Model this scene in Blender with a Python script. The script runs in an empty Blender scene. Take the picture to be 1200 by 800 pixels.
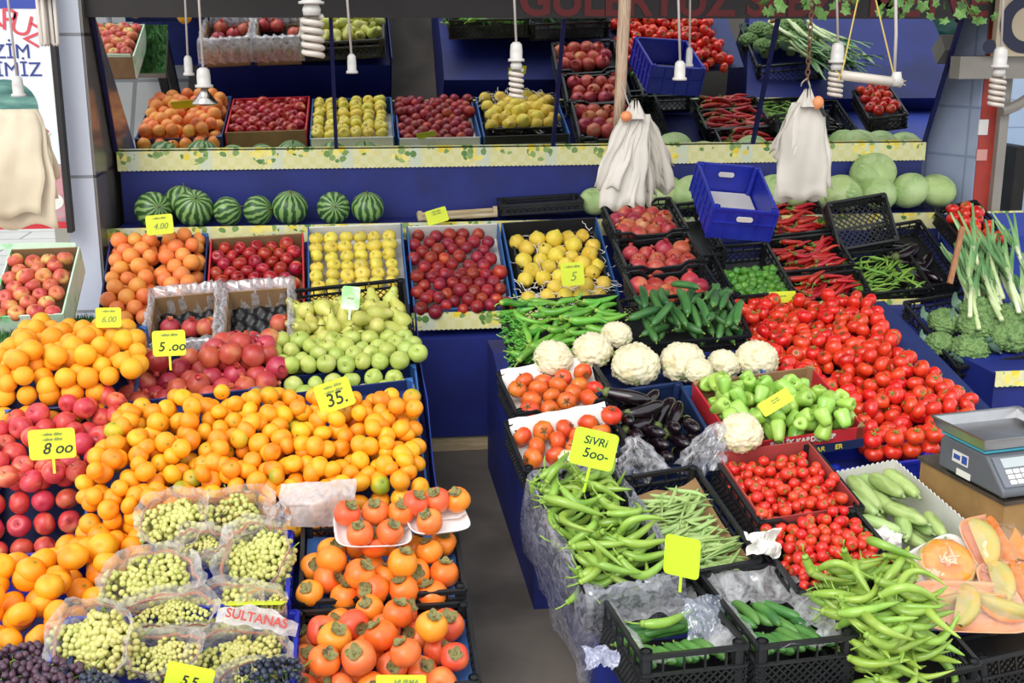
import bpy, math, random
import numpy as np
from mathutils import Vector, Matrix, noise, Euler
random.seed(7)
R = math.radians
PI = math.pi
scene = bpy.context.scene
COL = scene.collection

# ------------------------------------------------------------------ camera
H, FPX, PITCH, YAW = 1.85, 1400.0, R(14.3), R(7.53)
fw = Vector((math.sin(YAW)*math.cos(PITCH), math.cos(YAW)*math.cos(PITCH), -math.sin(PITCH)))
rt = Vector((math.cos(YAW), -math.sin(YAW), 0))
up = rt.cross(fw)
CAM = Vector((0, 0, H))
def ray(px, py): return fw*FPX + rt*(px-600) + up*(400-py)
def at(px, py, Y):
    d = ray(px, py); return CAM + d*(Y/d.y)
def atz(px, py, z):
    d = ray(px, py); return CAM + d*((z-H)/d.z)
def pix(p):
    q = p-CAM; w = q.dot(fw); return 600+FPX*q.dot(rt)/w, 400-FPX*q.dot(up)/w
cd = bpy.data.cameras.new('camera'); cam = bpy.data.objects.new('camera', cd); COL.objects.link(cam)
cd.sensor_width = 36; cd.lens = FPX/1200*36; cd.clip_start = .05; cd.clip_end = 200
cam.matrix_world = Matrix((rt, up, -fw)).transposed().to_4x4()
cam.location = CAM
scene.camera = cam

# ------------------------------------------------------------------ materials
def lin(h):
    h = h.lstrip('#'); o = []
    for i in (0, 2, 4):
        c = int(h[i:i+2], 16)/255
        o.append(c/12.92 if c <= .04045 else ((c+.055)/1.055)**2.4)
    return (*o, 1)
MATS = {}
def mat(name, cols, rough=.5, scale=8., var=0., hue=0., bump=0., bscale=60., metal=0., spec=.5, trans=0., detail=3., dist=0., pos=None, stretch=None, sub=0.):
    """Principled surface: noise between the given colours in object space, each object varied by its own random number."""
    if name in MATS: return MATS[name]
    m = bpy.data.materials.new(name); m.use_nodes = True
    nt = m.node_tree; N = nt.nodes; L = nt.links
    b = N['Principled BSDF']
    b.inputs['Roughness'].default_value = rough; b.inputs['Metallic'].default_value = metal
    b.inputs['Specular IOR Level'].default_value = spec
    if trans: b.inputs['Transmission Weight'].default_value = trans
    if sub:
        b.inputs['Subsurface Weight'].default_value = sub; b.inputs['Subsurface Radius'].default_value = (.01, .006, .003); b.inputs['Subsurface Scale'].default_value = .5
    if isinstance(cols, str): cols = [cols]
    out = None
    tc = N.new('ShaderNodeTexCoord'); oi = N.new('ShaderNodeObjectInfo')
    vec = tc.outputs['Object']
    if stretch:
        mp = N.new('ShaderNodeMapping'); mp.inputs['Scale'].default_value = stretch; L.new(vec, mp.inputs[0]); vec = mp.outputs[0]
    ad = N.new('ShaderNodeVectorMath'); ad.operation = 'ADD'
    ml = N.new('ShaderNodeMath'); ml.operation = 'MULTIPLY'; ml.inputs[1].default_value = 37.
    L.new(oi.outputs['Random'], ml.inputs[0]); L.new(vec, ad.inputs[0]); L.new(ml.outputs[0], ad.inputs[1])
    vec = ad.outputs[0]
    if len(cols) > 1:
        nz = N.new('ShaderNodeTexNoise'); nz.inputs['Scale'].default_value = scale; nz.inputs['Detail'].default_value = detail; nz.inputs['Distortion'].default_value = dist
        L.new(vec, nz.inputs['Vector'])
        cr = N.new('ShaderNodeValToRGB'); e = cr.color_ramp.elements
        n = len(cols); pos_ = pos or [.33+.34*i/(n-1) for i in range(n)]
        e[0].position = pos_[0]; e[0].color = lin(cols[0]); e[1].position = pos_[1]; e[1].color = lin(cols[1])
        for i in range(2, n):
            x = e.new(pos_[i]); x.color = lin(cols[i])
        L.new(nz.outputs['Fac'], cr.inputs[0]); out = cr.outputs[0]
    else:
        rgb = N.new('ShaderNodeRGB'); rgb.outputs[0].default_value = lin(cols[0]); out = rgb.outputs[0]
    if var or hue:
        hs = N.new('ShaderNodeHueSaturation')
        mr = N.new('ShaderNodeMapRange'); mr.inputs['To Min'].default_value = 1-var; mr.inputs['To Max'].default_value = 1+var
        L.new(oi.outputs['Random'], mr.inputs['Value']); L.new(mr.outputs[0], hs.inputs['Value'])
        if hue:
            f = N.new('ShaderNodeMath'); f.operation = 'MULTIPLY'; f.inputs[1].default_value = 7.31; L.new(oi.outputs['Random'], f.inputs[0])
            g = N.new('ShaderNodeMath'); g.operation = 'FRACT'; L.new(f.outputs[0], g.inputs[0])
            m2 = N.new('ShaderNodeMapRange'); m2.inputs['To Min'].default_value = .5-hue; m2.inputs['To Max'].default_value = .5+hue
            L.new(g.outputs[0], m2.inputs['Value']); L.new(m2.outputs[0], hs.inputs['Hue'])
        L.new(out, hs.inputs['Color']); out = hs.outputs[0]
    L.new(out, b.inputs['Base Color'])
    if bump:
        n2 = N.new('ShaderNodeTexNoise'); n2.inputs['Scale'].default_value = bscale; n2.inputs['Detail'].default_value = 2
        L.new(vec, n2.inputs['Vector'])
        bp = N.new('ShaderNodeBump'); bp.inputs['Strength'].default_value = bump; bp.inputs['Distance'].default_value = .004
        L.new(n2.outputs['Fac'], bp.inputs['Height']); L.new(bp.outputs[0], b.inputs['Normal'])
    MATS[name] = m
    return m

def film(name, col='FFFFFF', alpha=.25, rough=.2, glossy=.2):
    """Thin clear plastic: mostly lets light through, with a milky and a shiny share."""
    if name in MATS: return MATS[name]
    m = bpy.data.materials.new(name); m.use_nodes = True
    nt = m.node_tree; N = nt.nodes; L = nt.links; N.remove(N['Principled BSDF'])
    tr = N.new('ShaderNodeBsdfTransparent'); df = N.new('ShaderNodeBsdfDiffuse'); gl = N.new('ShaderNodeBsdfGlossy'); tl = N.new('ShaderNodeBsdfTranslucent')
    df.inputs[0].default_value = lin(col); tl.inputs[0].default_value = lin(col); gl.inputs['Roughness'].default_value = rough
    a = N.new('ShaderNodeMixShader'); a.inputs[0].default_value = .35; L.new(df.outputs[0], a.inputs[1]); L.new(tl.outputs[0], a.inputs[2])
    tcx = N.new('ShaderNodeTexCoord'); nz = N.new('ShaderNodeTexNoise'); nz.inputs['Scale'].default_value = 26; nz.inputs['Detail'].default_value = 4; nz.inputs['Distortion'].default_value = 1.5; L.new(tcx.outputs['Object'], nz.inputs['Vector'])
    mr = N.new('ShaderNodeMapRange'); mr.inputs['From Min'].default_value = .35; mr.inputs['From Max'].default_value = .65; mr.inputs['To Min'].default_value = max(0, alpha-.16); mr.inputs['To Max'].default_value = min(1, alpha+.22); L.new(nz.outputs['Fac'], mr.inputs[0])
    c = N.new('ShaderNodeMixShader'); L.new(mr.outputs[0], c.inputs[0])
    L.new(tr.outputs[0], c.inputs[1]); L.new(a.outputs[0], c.inputs[2])
    g = N.new('ShaderNodeMixShader'); g.inputs[0].default_value = glossy*.45
    L.new(c.outputs[0], g.inputs[1]); L.new(gl.outputs[0], g.inputs[2])
    L.new(g.outputs[0], N['Material Output'].inputs['Surface'])
    MATS[name] = m; return m

def tiles(name, c, grout, sx, sz, rough=.25, off=0., axis='xz', mort=.02, c2=None, spec=.5):
    if name in MATS: return MATS[name]
    m = bpy.data.materials.new(name); m.use_nodes = True
    nt = m.node_tree; N = nt.nodes; L = nt.links; b = N['Principled BSDF']
    tc = N.new('ShaderNodeTexCoord'); sp = N.new('ShaderNodeSeparateXYZ'); cb = N.new('ShaderNodeCombineXYZ')
    L.new(tc.outputs['Object'], sp.inputs[0]); L.new(sp.outputs[axis[0].upper()], cb.inputs[0]); L.new(sp.outputs[axis[1].upper()], cb.inputs[1])
    br = N.new('ShaderNodeTexBrick'); br.offset = off; br.inputs['Scale'].default_value = 1; br.inputs['Brick Width'].default_value = sx; br.inputs['Row Height'].default_value = sz
    br.inputs['Mortar Size'].default_value = mort*min(sx, sz); br.inputs['Color1'].default_value = lin(c); br.inputs['Color2'].default_value = lin(c2 or c); br.inputs['Mortar'].default_value = lin(grout)
    L.new(cb.outputs[0], br.inputs['Vector'])
    nz = N.new('ShaderNodeTexNoise'); nz.inputs['Scale'].default_value = 3; nz.inputs['Detail'].default_value = 5; L.new(tc.outputs['Object'], nz.inputs['Vector'])
    mr = N.new('ShaderNodeMapRange'); mr.inputs['To Min'].default_value = .8; mr.inputs['To Max'].default_value = 1.15; L.new(nz.outputs['Fac'], mr.inputs[0])
    hs = N.new('ShaderNodeHueSaturation'); L.new(br.outputs['Color'], hs.inputs['Color']); L.new(mr.outputs[0], hs.inputs['Value'])
    L.new(hs.outputs[0], b.inputs['Base Color']); b.inputs['Roughness'].default_value = rough; b.inputs['Specular IOR Level'].default_value = spec
    MATS[name] = m; return m

def oilcloth():
    """Cream checked oilcloth with clusters of lemons and leaves."""
    if 'oilcloth' in MATS: return MATS['oilcloth']
    m = bpy.data.materials.new('oilcloth'); m.use_nodes = True
    nt = m.node_tree; N = nt.nodes; L = nt.links; b = N['Principled BSDF']; b.inputs['Roughness'].default_value = .35
    tc = N.new('ShaderNodeTexCoord')
    def math_(op, a, bb=None, c=None):
        n = N.new('ShaderNodeMath'); n.operation = op
        for i, x in enumerate((a, bb, c)):
            if x is None: continue
            if isinstance(x, (int, float)): n.inputs[i].default_value = x
            else: L.new(x, n.inputs[i])
        return n.outputs[0]
    def mixc(f, a, bb):
        n = N.new('ShaderNodeMix'); n.data_type = 'RGBA'; L.new(f, n.inputs[0])
        for i, x in ((6, a), (7, bb)):
            if isinstance(x, str): n.inputs[i].default_value = lin(x)
            else: L.new(x, n.inputs[i])
        return n.outputs[2]
    sp = N.new('ShaderNodeSeparateXYZ'); L.new(tc.outputs['Object'], sp.inputs[0])
    X, Z = sp.outputs[0], sp.outputs[2]
    # clusters: period 0.17 along x, alternately high and low
    px = math_('MULTIPLY', X, 1/.17); fx = math_('SUBTRACT', math_('FRACT', px), .5)
    par = math_('SUBTRACT', math_('FLOORED_MODULO', math_('FLOOR', px), 2.), .5)
    zz = math_('ADD', Z, math_('MULTIPLY', par, .035)); 
    d = math_('SQRT', math_('ADD', math_('POWER', math_('MULTIPLY', fx, .17), 2.), math_('POWER', math_('MULTIPLY', zz, 1.3), 2.)))
    vo = N.new('ShaderNodeTexVoronoi'); vo.inputs['Scale'].default_value = 32; L.new(tc.outputs['Object'], vo.inputs['Vector'])
    inside = math_('LESS_THAN', math_('ADD', d, math_('MULTIPLY', vo.outputs['Distance'], .02)), .074)
    spc = N.new('ShaderNodeSeparateColor'); L.new(vo.outputs['Color'], spc.inputs[0])
    lem = mixc(spc.outputs[1], 'E9CF2E', 'F6E888'); leaf = mixc(spc.outputs[2], '4F7F3E', '9DB66A')
    blob = mixc(math_('GREATER_THAN', spc.outputs[0], .45), lem, leaf)
    keep = math_('MULTIPLY', inside, math_('LESS_THAN', vo.outputs['Distance'], .58))
    chk = N.new('ShaderNodeTexChecker'); chk.inputs['Scale'].default_value = 28; chk.inputs[1].default_value = lin('DDD898'); chk.inputs[2].default_value = lin('E2DEAA'); L.new(tc.outputs['Object'], chk.inputs[0])
    bw = math_('GREATER_THAN', math_('FRACT', math_('MULTIPLY', X, 1/.34)), .82)
    base = mixc(bw, chk.outputs[0], 'D2D8BE')
    L.new(mixc(keep, base, blob), b.inputs['Base Color'])
    MATS['oilcloth'] = m; return m

def striped_melon():
    if 'watermelon_rind' in MATS: return MATS['watermelon_rind']
    m = bpy.data.materials.new('watermelon_rind'); m.use_nodes = True
    nt = m.node_tree; N = nt.nodes; L = nt.links; b = N['Principled BSDF']; b.inputs['Roughness'].default_value = .38
    tc = N.new('ShaderNodeTexCoord'); sp = N.new('ShaderNodeSeparateXYZ'); L.new(tc.outputs['Object'], sp.inputs[0])
    a = N.new('ShaderNodeMath'); a.operation = 'ARCTAN2'; L.new(sp.outputs[1], a.inputs[0]); L.new(sp.outputs[0], a.inputs[1])
    nz = N.new('ShaderNodeTexNoise'); nz.inputs['Scale'].default_value = 20; nz.inputs['Detail'].default_value = 5; L.new(tc.outputs['Object'], nz.inputs['Vector'])
    n1 = N.new('ShaderNodeMath'); n1.operation = 'MULTIPLY_ADD'; n1.inputs[1].default_value = 13.; L.new(a.outputs[0], n1.inputs[0])
    n0 = N.new('ShaderNodeMath'); n0.operation = 'MULTIPLY'; n0.inputs[1].default_value = 8.; L.new(nz.outputs['Fac'], n0.inputs[0]); L.new(n0.outputs[0], n1.inputs[2])
    s = N.new('ShaderNodeMath'); s.operation = 'SINE'; L.new(n1.outputs[0], s.inputs[0])
    cr = N.new('ShaderNodeValToRGB'); e = cr.color_ramp.elements; e[0].position = .42; e[0].color = lin('2C5428'); e[1].position = .72; e[1].color = lin('86A864')
    mr = N.new('ShaderNodeMapRange'); mr.inputs['From Min'].default_value = -1; L.new(s.outputs[0], mr.inputs[0]); L.new(mr.outputs[0], cr.inputs[0])
    L.new(cr.outputs[0], b.inputs['Base Color']); MATS['watermelon_rind'] = m; return m

def metal(name, c, rough): return mat(name, c, rough=rough, metal=1.)

# ------------------------------------------------------------------ mesh building
KIDS = {}
class MB:
    def __init__(s): s.v = []; s.f = []
    def add(s, vs, fs, M=None):
        b = len(s.v)
        s.v += [tuple(M @ Vector(p)) if M else tuple(p) for p in vs]
        s.f += [tuple(b+i for i in f) for f in fs]; return s
    def box(s, lo, hi, M=None):
        x0, y0, z0 = lo; x1, y1, z1 = hi
        return s.add([(x0,y0,z0),(x1,y0,z0),(x1,y1,z0),(x0,y1,z0),(x0,y0,z1),(x1,y0,z1),(x1,y1,z1),(x0,y1,z1)],
                     [(0,3,2,1),(4,5,6,7),(0,1,5,4),(1,2,6,5),(2,3,7,6),(3,0,4,7)], M)
    def bar(s, p, q, w, t=None, upv=(0,0,1)):
        p, q = Vector(p), Vector(q); d = q-p; L = d.length
        if L < 1e-6: return s
        d /= L; a = d.cross(Vector(upv))
        if a.length < 1e-3: a = d.cross(Vector((0,1,0)))
        if a.length < 1e-3: a = d.cross(Vector((1,0,0)))
        a.normalize(); b = a.cross(d); t = t or w
        M = Matrix((a, d, b)).transposed().to_4x4(); M.translation = p
        return s.box((-w/2, 0, -t/2), (w/2, L, t/2), M)
    def tube(s, pts, rs, seg=8, caps=True, flat=1.):
        pts = [Vector(p) for p in pts]; n = len(pts)
        if not hasattr(rs, '__len__'): rs = [rs]*n
        b = len(s.v); t0 = (pts[1]-pts[0]).normalized()
        a = t0.orthogonal().normalized()
        for i in range(n):
            t = (pts[min(i+1, n-1)]-pts[max(i-1, 0)]).normalized()
            a = (a-t*a.dot(t)).normalized(); c = t.cross(a)
            for k in range(seg):
                w = 2*PI*k/seg
                s.v.append(tuple(pts[i]+(a*math.cos(w)+c*math.sin(w)*flat)*rs[i]))
        for i in range(n-1):
            for k in range(seg):
                k2 = (k+1) % seg
                s.f.append((b+i*seg+k, b+i*seg+k2, b+(i+1)*seg+k2, b+(i+1)*seg+k))
        if caps:
            s.f.append(tuple(b+k for k in reversed(range(seg)))); s.f.append(tuple(b+(n-1)*seg+k for k in range(seg)))
        return s
    def lathe(s, prof, seg=20, fn=None, M=None):
        """prof: (r, z) from bottom to top; fn(x, y, z, angle, i) may move each point."""
        vs, fs = [], []; n = len(prof)
        for i, (r, z) in enumerate(prof):
            for k in range(seg):
                w = 2*PI*k/seg; p = (r*math.cos(w), r*math.sin(w), z)
                vs.append(fn(*p, w, i) if fn else p)
        for i in range(n-1):
            for k in range(seg):
                k2 = (k+1) % seg; fs.append((i*seg+k, i*seg+k2, (i+1)*seg+k2, (i+1)*seg+k))
        fs.append(tuple(reversed(range(seg)))); fs.append(tuple((n-1)*seg+k for k in range(seg)))
        return s.add(vs, fs, M)
    def ball(s, c, r, seg=10, rings=6, sc=(1,1,1), M=None):
        pr = []
        for i in range(rings+1):
            a = -PI/2+PI*i/rings; pr.append((max(1e-4, math.cos(a))*r, math.sin(a)*r))
        T = Matrix.Translation(c) @ (M or Matrix.Identity(4)) @ Matrix.Diagonal((*sc, 1))
        return s.lathe(pr, seg, None, T)
    def grid(s, nu, nv, fn):
        b = len(s.v)
        for i in range(nu+1):
            for j in range(nv+1): s.v.append(tuple(fn(i/nu, j/nv)))
        for i in range(nu):
            for j in range(nv):
                a = b+i*(nv+1)+j; s.f.append((a, a+nv+1, a+nv+2, a+1))
        return s
    def prism(s, poly, d, M=None):
        """poly: 2-d outline in local (x, z); extruded d along +y."""
        n = len(poly); vs = [(x, 0, z) for x, z in poly]+[(x, d, z) for x, z in poly]
        fs = [tuple(range(n)), tuple(reversed(range(n, 2*n)))]+[(i, n+i, n+(i+1) % n, (i+1) % n) for i in range(n)]
        return s.add(vs, fs, M)
    def mesh(s, name, m, smooth=True):
        me = bpy.data.meshes.new(name); me.from_pydata(s.v, [], s.f); me.update()
        if m: me.materials.append(m)
        if smooth: me.polygons.foreach_set('use_smooth', [True]*len(me.polygons))
        return me
    def build(s, name, m, parent=None, smooth=False, link=True, thick=0, bev=0):
        me = s.mesh(name, m, smooth); o = bpy.data.objects.new(name, me)
        if link: COL.objects.link(o)
        if parent: o.parent = parent; KIDS.setdefault(parent.name, []).append(o)
        if thick:
            md = o.modifiers.new('thickness', 'SOLIDIFY'); md.thickness = thick; md.offset = 0
        if bev:
            md = o.modifiers.new('edge', 'BEVEL'); md.width = bev; md.segments = 2; md.limit_method = 'ANGLE'
        return o
def empty(name, M=None, link=True):
    o = bpy.data.objects.new(name, None); o.empty_display_size = .05
    if link: COL.objects.link(o)
    if M is not None: o.matrix_basis = M
    return o
def tag(o, label, cat, group=None, kind=None):
    o['label'] = label; o['category'] = cat
    if group: o['group'] = group
    if kind: o['kind'] = kind
    return o
def struct(o): o['kind'] = 'structure'; return o
def dup(o):
    c = o.copy(); COL.objects.link(c)
    for ch in KIDS.get(o.name, ()):
        d = ch.copy(); COL.objects.link(d); d.parent = c
        for g in KIDS.get(ch.name, ()):
            e = g.copy(); COL.objects.link(e); e.parent = d
    return c
def T(loc, rot=(0,0,0), sc=1.): return Matrix.LocRotScale(Vector(loc), Euler(rot), Vector((sc,)*3) if not hasattr(sc, '__len__') else Vector(sc))
def textobj(name, s, size, m, parent, M, shear=0., bold=0., align='CENTER', link=True):
    cu = bpy.data.curves.new(name, 'FONT'); cu.body = s; cu.size = size; cu.align_x = align; cu.align_y = 'CENTER'; cu.shear = shear; cu.offset = bold; cu.extrude = .0006
    t = bpy.data.objects.new('text_tmp', cu); COL.objects.link(t); bpy.context.view_layer.update()
    me = bpy.data.meshes.new_from_object(t.evaluated_get(bpy.context.evaluated_depsgraph_get())); me.name = name
    bpy.data.objects.remove(t); bpy.data.curves.remove(cu); me.materials.clear(); me.materials.append(m)
    o = bpy.data.objects.new(name, me); COL.objects.link(o)
    o.parent = parent; o.matrix_basis = M; return o
ORD = 'first second third fourth fifth sixth seventh eighth ninth tenth eleventh twelfth thirteenth fourteenth fifteenth sixteenth seventeenth eighteenth nineteenth twentieth'.split()
ORD += ['twenty-'+x for x in ORD[:9]]+['thirtieth']+['thirty-'+x for x in ORD[:9]]+['fortieth']

# ------------------------------------------------------------------ frames (tilted beds)
class Fr:
    """Local frame of a tilted box: x along its front edge, y up its length, z out of its opening."""
    def __init__(s, FL, FR, BL, Yf, Yb, dy=0.):
        s.O = at(*FL, Yf); p1 = at(*FR, Yf+dy); p2 = at(*BL, Yb)
        s.u = p1-s.O; s.W = s.u.length; s.u.normalize()
        v = p2-s.O; v -= s.u*v.dot(s.u); s.L = v.length; s.v = v/s.L; s.n = s.u.cross(s.v)
    def at(s, a, b, c=0.): return s.O+s.u*a+s.v*b+s.n*c
    def M(s, a=0, b=0, c=0):
        m = Matrix((s.u, s.v, s.n)).transposed().to_4x4(); m.translation = s.at(a, b, c); return m

def inside(p, poly):
    x, y = p; c = False; n = len(poly)
    for i in range(n):
        x1, y1 = poly[i]; x2, y2 = poly[i-1]
        if (y1 > y) != (y2 > y) and x < (x2-x1)*(y-y1)/(y2-y1)+x1: c = not c
    return c

def relax(P, rad, it=25, zmin=None, fix=.5):
    P = np.array(P, float); rad = np.array(rad); n = len(P)
    if n < 2: return P
    S = rad[:, None]+rad[None, :]
    for _ in range(it):
        D = P[:, None]-P[None]; d = np.sqrt((D**2).sum(2))+np.eye(n)*9
        o = np.clip(S-d, 0, None)
        if o.max() < 1e-4: break
        P += (D/d[..., None]*o[..., None]*fix*.8).sum(1)*.6
        if zmin is not None: P[:, 2] = np.maximum(P[:, 2], zmin)
    return P

def place(proto, loc, rotM, sc, label, group):
    o = dup(proto); o.matrix_basis = Matrix.Translation(loc) @ rotM.to_4x4() @ Matrix.Scale(sc, 4)
    o['label'] = label
    if group: o['group'] = group
    return o
def rot_from(zaxis, spin):
    z = zaxis.normalized(); a = z.orthogonal().normalized(); b = z.cross(a)
    return Matrix((a, b, z)).transposed() @ Matrix.Rotation(spin, 3, 'Z')

def rows(fr, protos, r, where, group, poly=None, u=None, v=None, z=0., hexa=True, jit=.12, zj=.15, gap=1.02, rv=None, tilt=.5, axis=None, sj=.06, rowref='front', colref='left', inframe=True, keep=1., weights=None, zf=None):
    """Lay fruit in jittered rows over a bed; each gets a label by its row and its place in the row."""
    u = u or (r, fr.W-r); v = v or (r, fr.L-r)
    rv = (rv or (1.76 if hexa else 2.02))*r; P = []; A = []; k = 0
    b = v[0]
    while b <= v[1]+1e-6:
        a = u[0]+(r if (hexa and k % 2) else 0); row = []
        while a <= u[1]+1e-6:
            aa = a+random.gauss(0, jit)*r; bb = b+random.gauss(0, jit)*r
            cc = (zf(aa, bb) if zf else z)+random.gauss(0, zj)*r
            p = fr.at(aa, bb, cc); q = pix(p)
            ok = (poly is None or inside(q, poly)) and random.random() < keep
            if inframe and not (-12 < q[0] < 1212 and -12 < q[1] < 812): ok = False
            if ok: P.append((aa, bb, cc)); A.append(k)
            a += 2*r*gap
        b += rv; k += 1
    if not P: return []
    s = [random.gauss(1, sj) for _ in P]; s = [min(1.14, max(.86, x)) for x in s]
    Q = relax(P, [r*x*.985 for x in s], 40, zmin=None)
    kr = sorted(set(A)); nr = len(kr); out = []
    for ki, kk in enumerate(kr):
        idx = [i for i in range(len(P)) if A[i] == kk]; idx.sort(key=lambda i: Q[i][0])
        if colref == 'right': idx.reverse()
        rown = ki if rowref in ('front', 'bottom') else nr-1-ki
        for j, i in enumerate(idx):
            ax = (axis or fr.n)+Vector((random.gauss(0, tilt), random.gauss(0, tilt), random.gauss(0, tilt)))
            pr = random.choices(protos, weights)[0]
            if rown: rw = '%s row from %s' % (ORD[rown], rowref)
            else: rw = rowref+' row'
            lb = '%s, %s from %s, %s' % (where, ORD[j], colref, rw)
            out.append(place(pr, fr.at(*Q[i]), rot_from(ax, random.uniform(0, 6.28)), s[i], lb, group))
    return out

def pile(fr, protos, n, length, rad, label, group, u, v, base=-.05, ang=0., spread=1., poly=None, squash=.7, tries=7, pitch=.12, seedz=None, sj=.1, zmax=None):
    """Drop long vegetables on the bed, each coming to rest on those below."""
    S = []; out = []; c = 0
    for _ in range(n*4):
        if c >= n: break
        best = None
        for _t in range(tries):
            a = random.uniform(*u); b = random.uniform(*v); w = ang+random.gauss(0, spread)
            if poly and not inside(pix(fr.at(a, b, 0)), poly): continue
            sc = min(1.25, max(.75, random.gauss(1, sj)))
            pts = [(a+math.cos(w)*t*length*sc, b+math.sin(w)*t*length*sc) for t in (-.42, -.2, 0, .2, .42)]
            h = base+rad
            if seedz: h = max(h, seedz(a, b)+rad)
            for (x, y) in pts:
                for (X, Y_, Z_) in S:
                    d2 = (x-X)**2+(y-Y_)**2
                    if d2 < 4*rad*rad: h = max(h, Z_+math.sqrt(4*rad*rad-d2)*squash)
            if best is None or h < best[0]: best = (h, a, b, w, pts, sc)
        if best is None: continue
        h, a, b, w, pts, sc = best
        if zmax is not None and h > zmax: continue
        S += [(x, y, h) for x, y in pts]
        M3 = Matrix((fr.u, fr.v, fr.n)).transposed() @ Matrix.Rotation(w, 3, 'Z') @ Matrix.Rotation(random.gauss(0, pitch), 3, 'Y') @ Matrix.Rotation(random.uniform(-.9, .9) if random.random() < .7 else random.uniform(0, 6.28), 3, 'X')
        out.append(place(random.choice(protos), fr.at(a, b, h), M3, sc, label, group)); c += 1
    return out

# ------------------------------------------------------------------ produce (prototypes, never linked themselves)
PROTO = []
def proto(mb, name, m, label, cat, smooth=True):
    o = mb.build(name, m, None, smooth, link=False); tag(o, label, cat); PROTO.append(o); return o
def part(mb, name, m, parent, label=None, smooth=True):
    o = mb.build(name, m, parent, smooth, link=False); PROTO.append(o)
    if label: o['label'] = label
    return o
def sphere_profile(r, n=12, squash=1., dip=0., dipw=.35, bdip=0., shoulder=0.):
    pr = []
    for i in range(n+1):
        a = -PI/2+PI*i/n; rr = r*math.cos(a)**(1-shoulder) if abs(a) < PI/2-1e-6 else 0; z = r*squash*math.sin(a)
        t = rr/r
        if a > 0 and t < dipw*2: z -= dip*r*math.exp(-(t/dipw)**2)
        if a < 0 and t < dipw*2: z += bdip*r*math.exp(-(t/dipw)**2)
        pr.append((max(rr, 1e-4), z))
    return pr
def lobed(n, amp, ph=0., top=1.):
    return lambda x, y, z, w, i: (x*(1+amp*math.cos(n*w+ph)), y*(1+amp*math.cos(n*w+ph)), z)
M_stem = mat('brown_stem', ['5A4226', '7A6236'], scale=40, rough=.8)
M_gstem = mat('green_stem', ['5F7A2C', '86A048'], scale=30, rough=.6)
def stemmed(o, r, z, h, w=.045, name='stem', m=None, lean=.2):
    mb = MB(); mb.tube([(0, 0, z-.1*r), (0, 0, z+h*.5), (lean*h, 0, z+h)], [w*r, w*r*.8, w*r*1.2], 6); part(mb, name, m or M_stem, o)
    return o
def round_fruit(name, cat, label, m, r, squash=.95, dip=.2, bdip=.1, lob=0, amp=0., stem=.0, taper=0., nub=False, sh=0., seg=20):
    mb = MB(); pr = sphere_profile(r, 14, squash, dip, .3, bdip, shoulder=sh)
    if taper: pr = [(a*(1+taper*b/r), b) for a, b in pr]
    mb.lathe(pr, seg, lobed(lob, amp) if lob else None)
    o = proto(mb, name, m, label, cat)
    if stem: stemmed(o, r, r*squash-dip*r, stem*r)
    if nub:
        q = MB(); zt = r*squash-dip*r
        for k in range(5):
            a = k*2*PI/5; q.add([(0, 0, zt+.03*r), (math.cos(a-.4)*.1*r, math.sin(a-.4)*.1*r, zt+.045*r), (math.cos(a)*.2*r, math.sin(a)*.2*r, zt+.055*r), (math.cos(a+.4)*.1*r, math.sin(a+.4)*.1*r, zt+.045*r)], [(0, 1, 2, 3)])
        part(q, 'stem_button', M_gstem, o)
    return o
m_orange = mat('orange_peel', ['F2A01C', 'F5AE2C', 'F09418'], scale=9, rough=.42, bump=.35, bscale=420, var=.07, hue=.008, spec=.4)
m_mand = mat('mandarin_peel', ['F39A14', 'F6A822', 'EE8E10'], scale=14, rough=.36, bump=.3, bscale=380, var=.08, hue=.014)
m_mandg = mat('greenish_mandarin_peel', ['8FA02C', 'C9AE24', 'F0A01C'], scale=11, rough=.38, bump=.3, bscale=380, var=.07, hue=.012)
m_mandL = mat('deep_mandarin_peel', ['F5980F', 'F8A51E', 'F28C10'], scale=10, rough=.36, bump=.3, bscale=320, var=.06, hue=.008)
m_grap = mat('pink_orange_peel', ['EF9646', 'EA8544', 'F2A650'], scale=7, rough=.45, bump=.25, bscale=300, var=.07, hue=.014)
ORANGE = [round_fruit('orange', 'orange', 'orange', m_orange, .0365, .98, .05, .03)]
GRAPE = [round_fruit('pink_orange', 'orange', 'orange', m_grap, .036, .96, .06, .05)]
MAND = [round_fruit('mandarin', 'mandarin', 'mandarin', m_mand, .0315, .82, .12, .12, lob=9, amp=.008), round_fruit('mandarin', 'mandarin', 'mandarin', m_mand, .031, .9, .08, .1, lob=7, amp=.008, nub=True)]
MANDG = [round_fruit('mandarin', 'mandarin', 'mandarin', m_mandg, .0315, .83, .12, .12, lob=9, amp=.008, nub=True)]
MANDL = [round_fruit('mandarin', 'mandarin', 'mandarin', m_mandL, .0395, .84, .13, .14, lob=9, amp=.01, nub=True), round_fruit('mandarin', 'mandarin', 'mandarin', m_mandL, .0395, .8, .16, .14, lob=8, amp=.014)]
m_pink = mat('pink_apple_skin', ['D4433F', 'C63A40', 'DE6450', 'E3A868'], scale=13, rough=.32, var=.08, hue=.012, dist=.6, pos=[.3, .48, .6, .74])
m_pale = mat('carton_apple_skin', ['BE443E', 'CC6248', 'D69A58', 'C9BA62'], scale=16, rough=.38, var=.1, hue=.015, dist=.5, pos=[.34, .52, .64, .76])
m_red = mat('dark_red_apple_skin', ['8C1420', 'A51C26', 'B8372C', 'CC8A4A'], scale=15, rough=.26, var=.14, hue=.012, dist=.5, pos=[.3, .5, .66, .8])
m_yel = mat('yellow_apple_skin', ['D8C044', 'E2CC52', 'C9BC48'], scale=12, rough=.38, var=.08, hue=.015)
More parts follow.
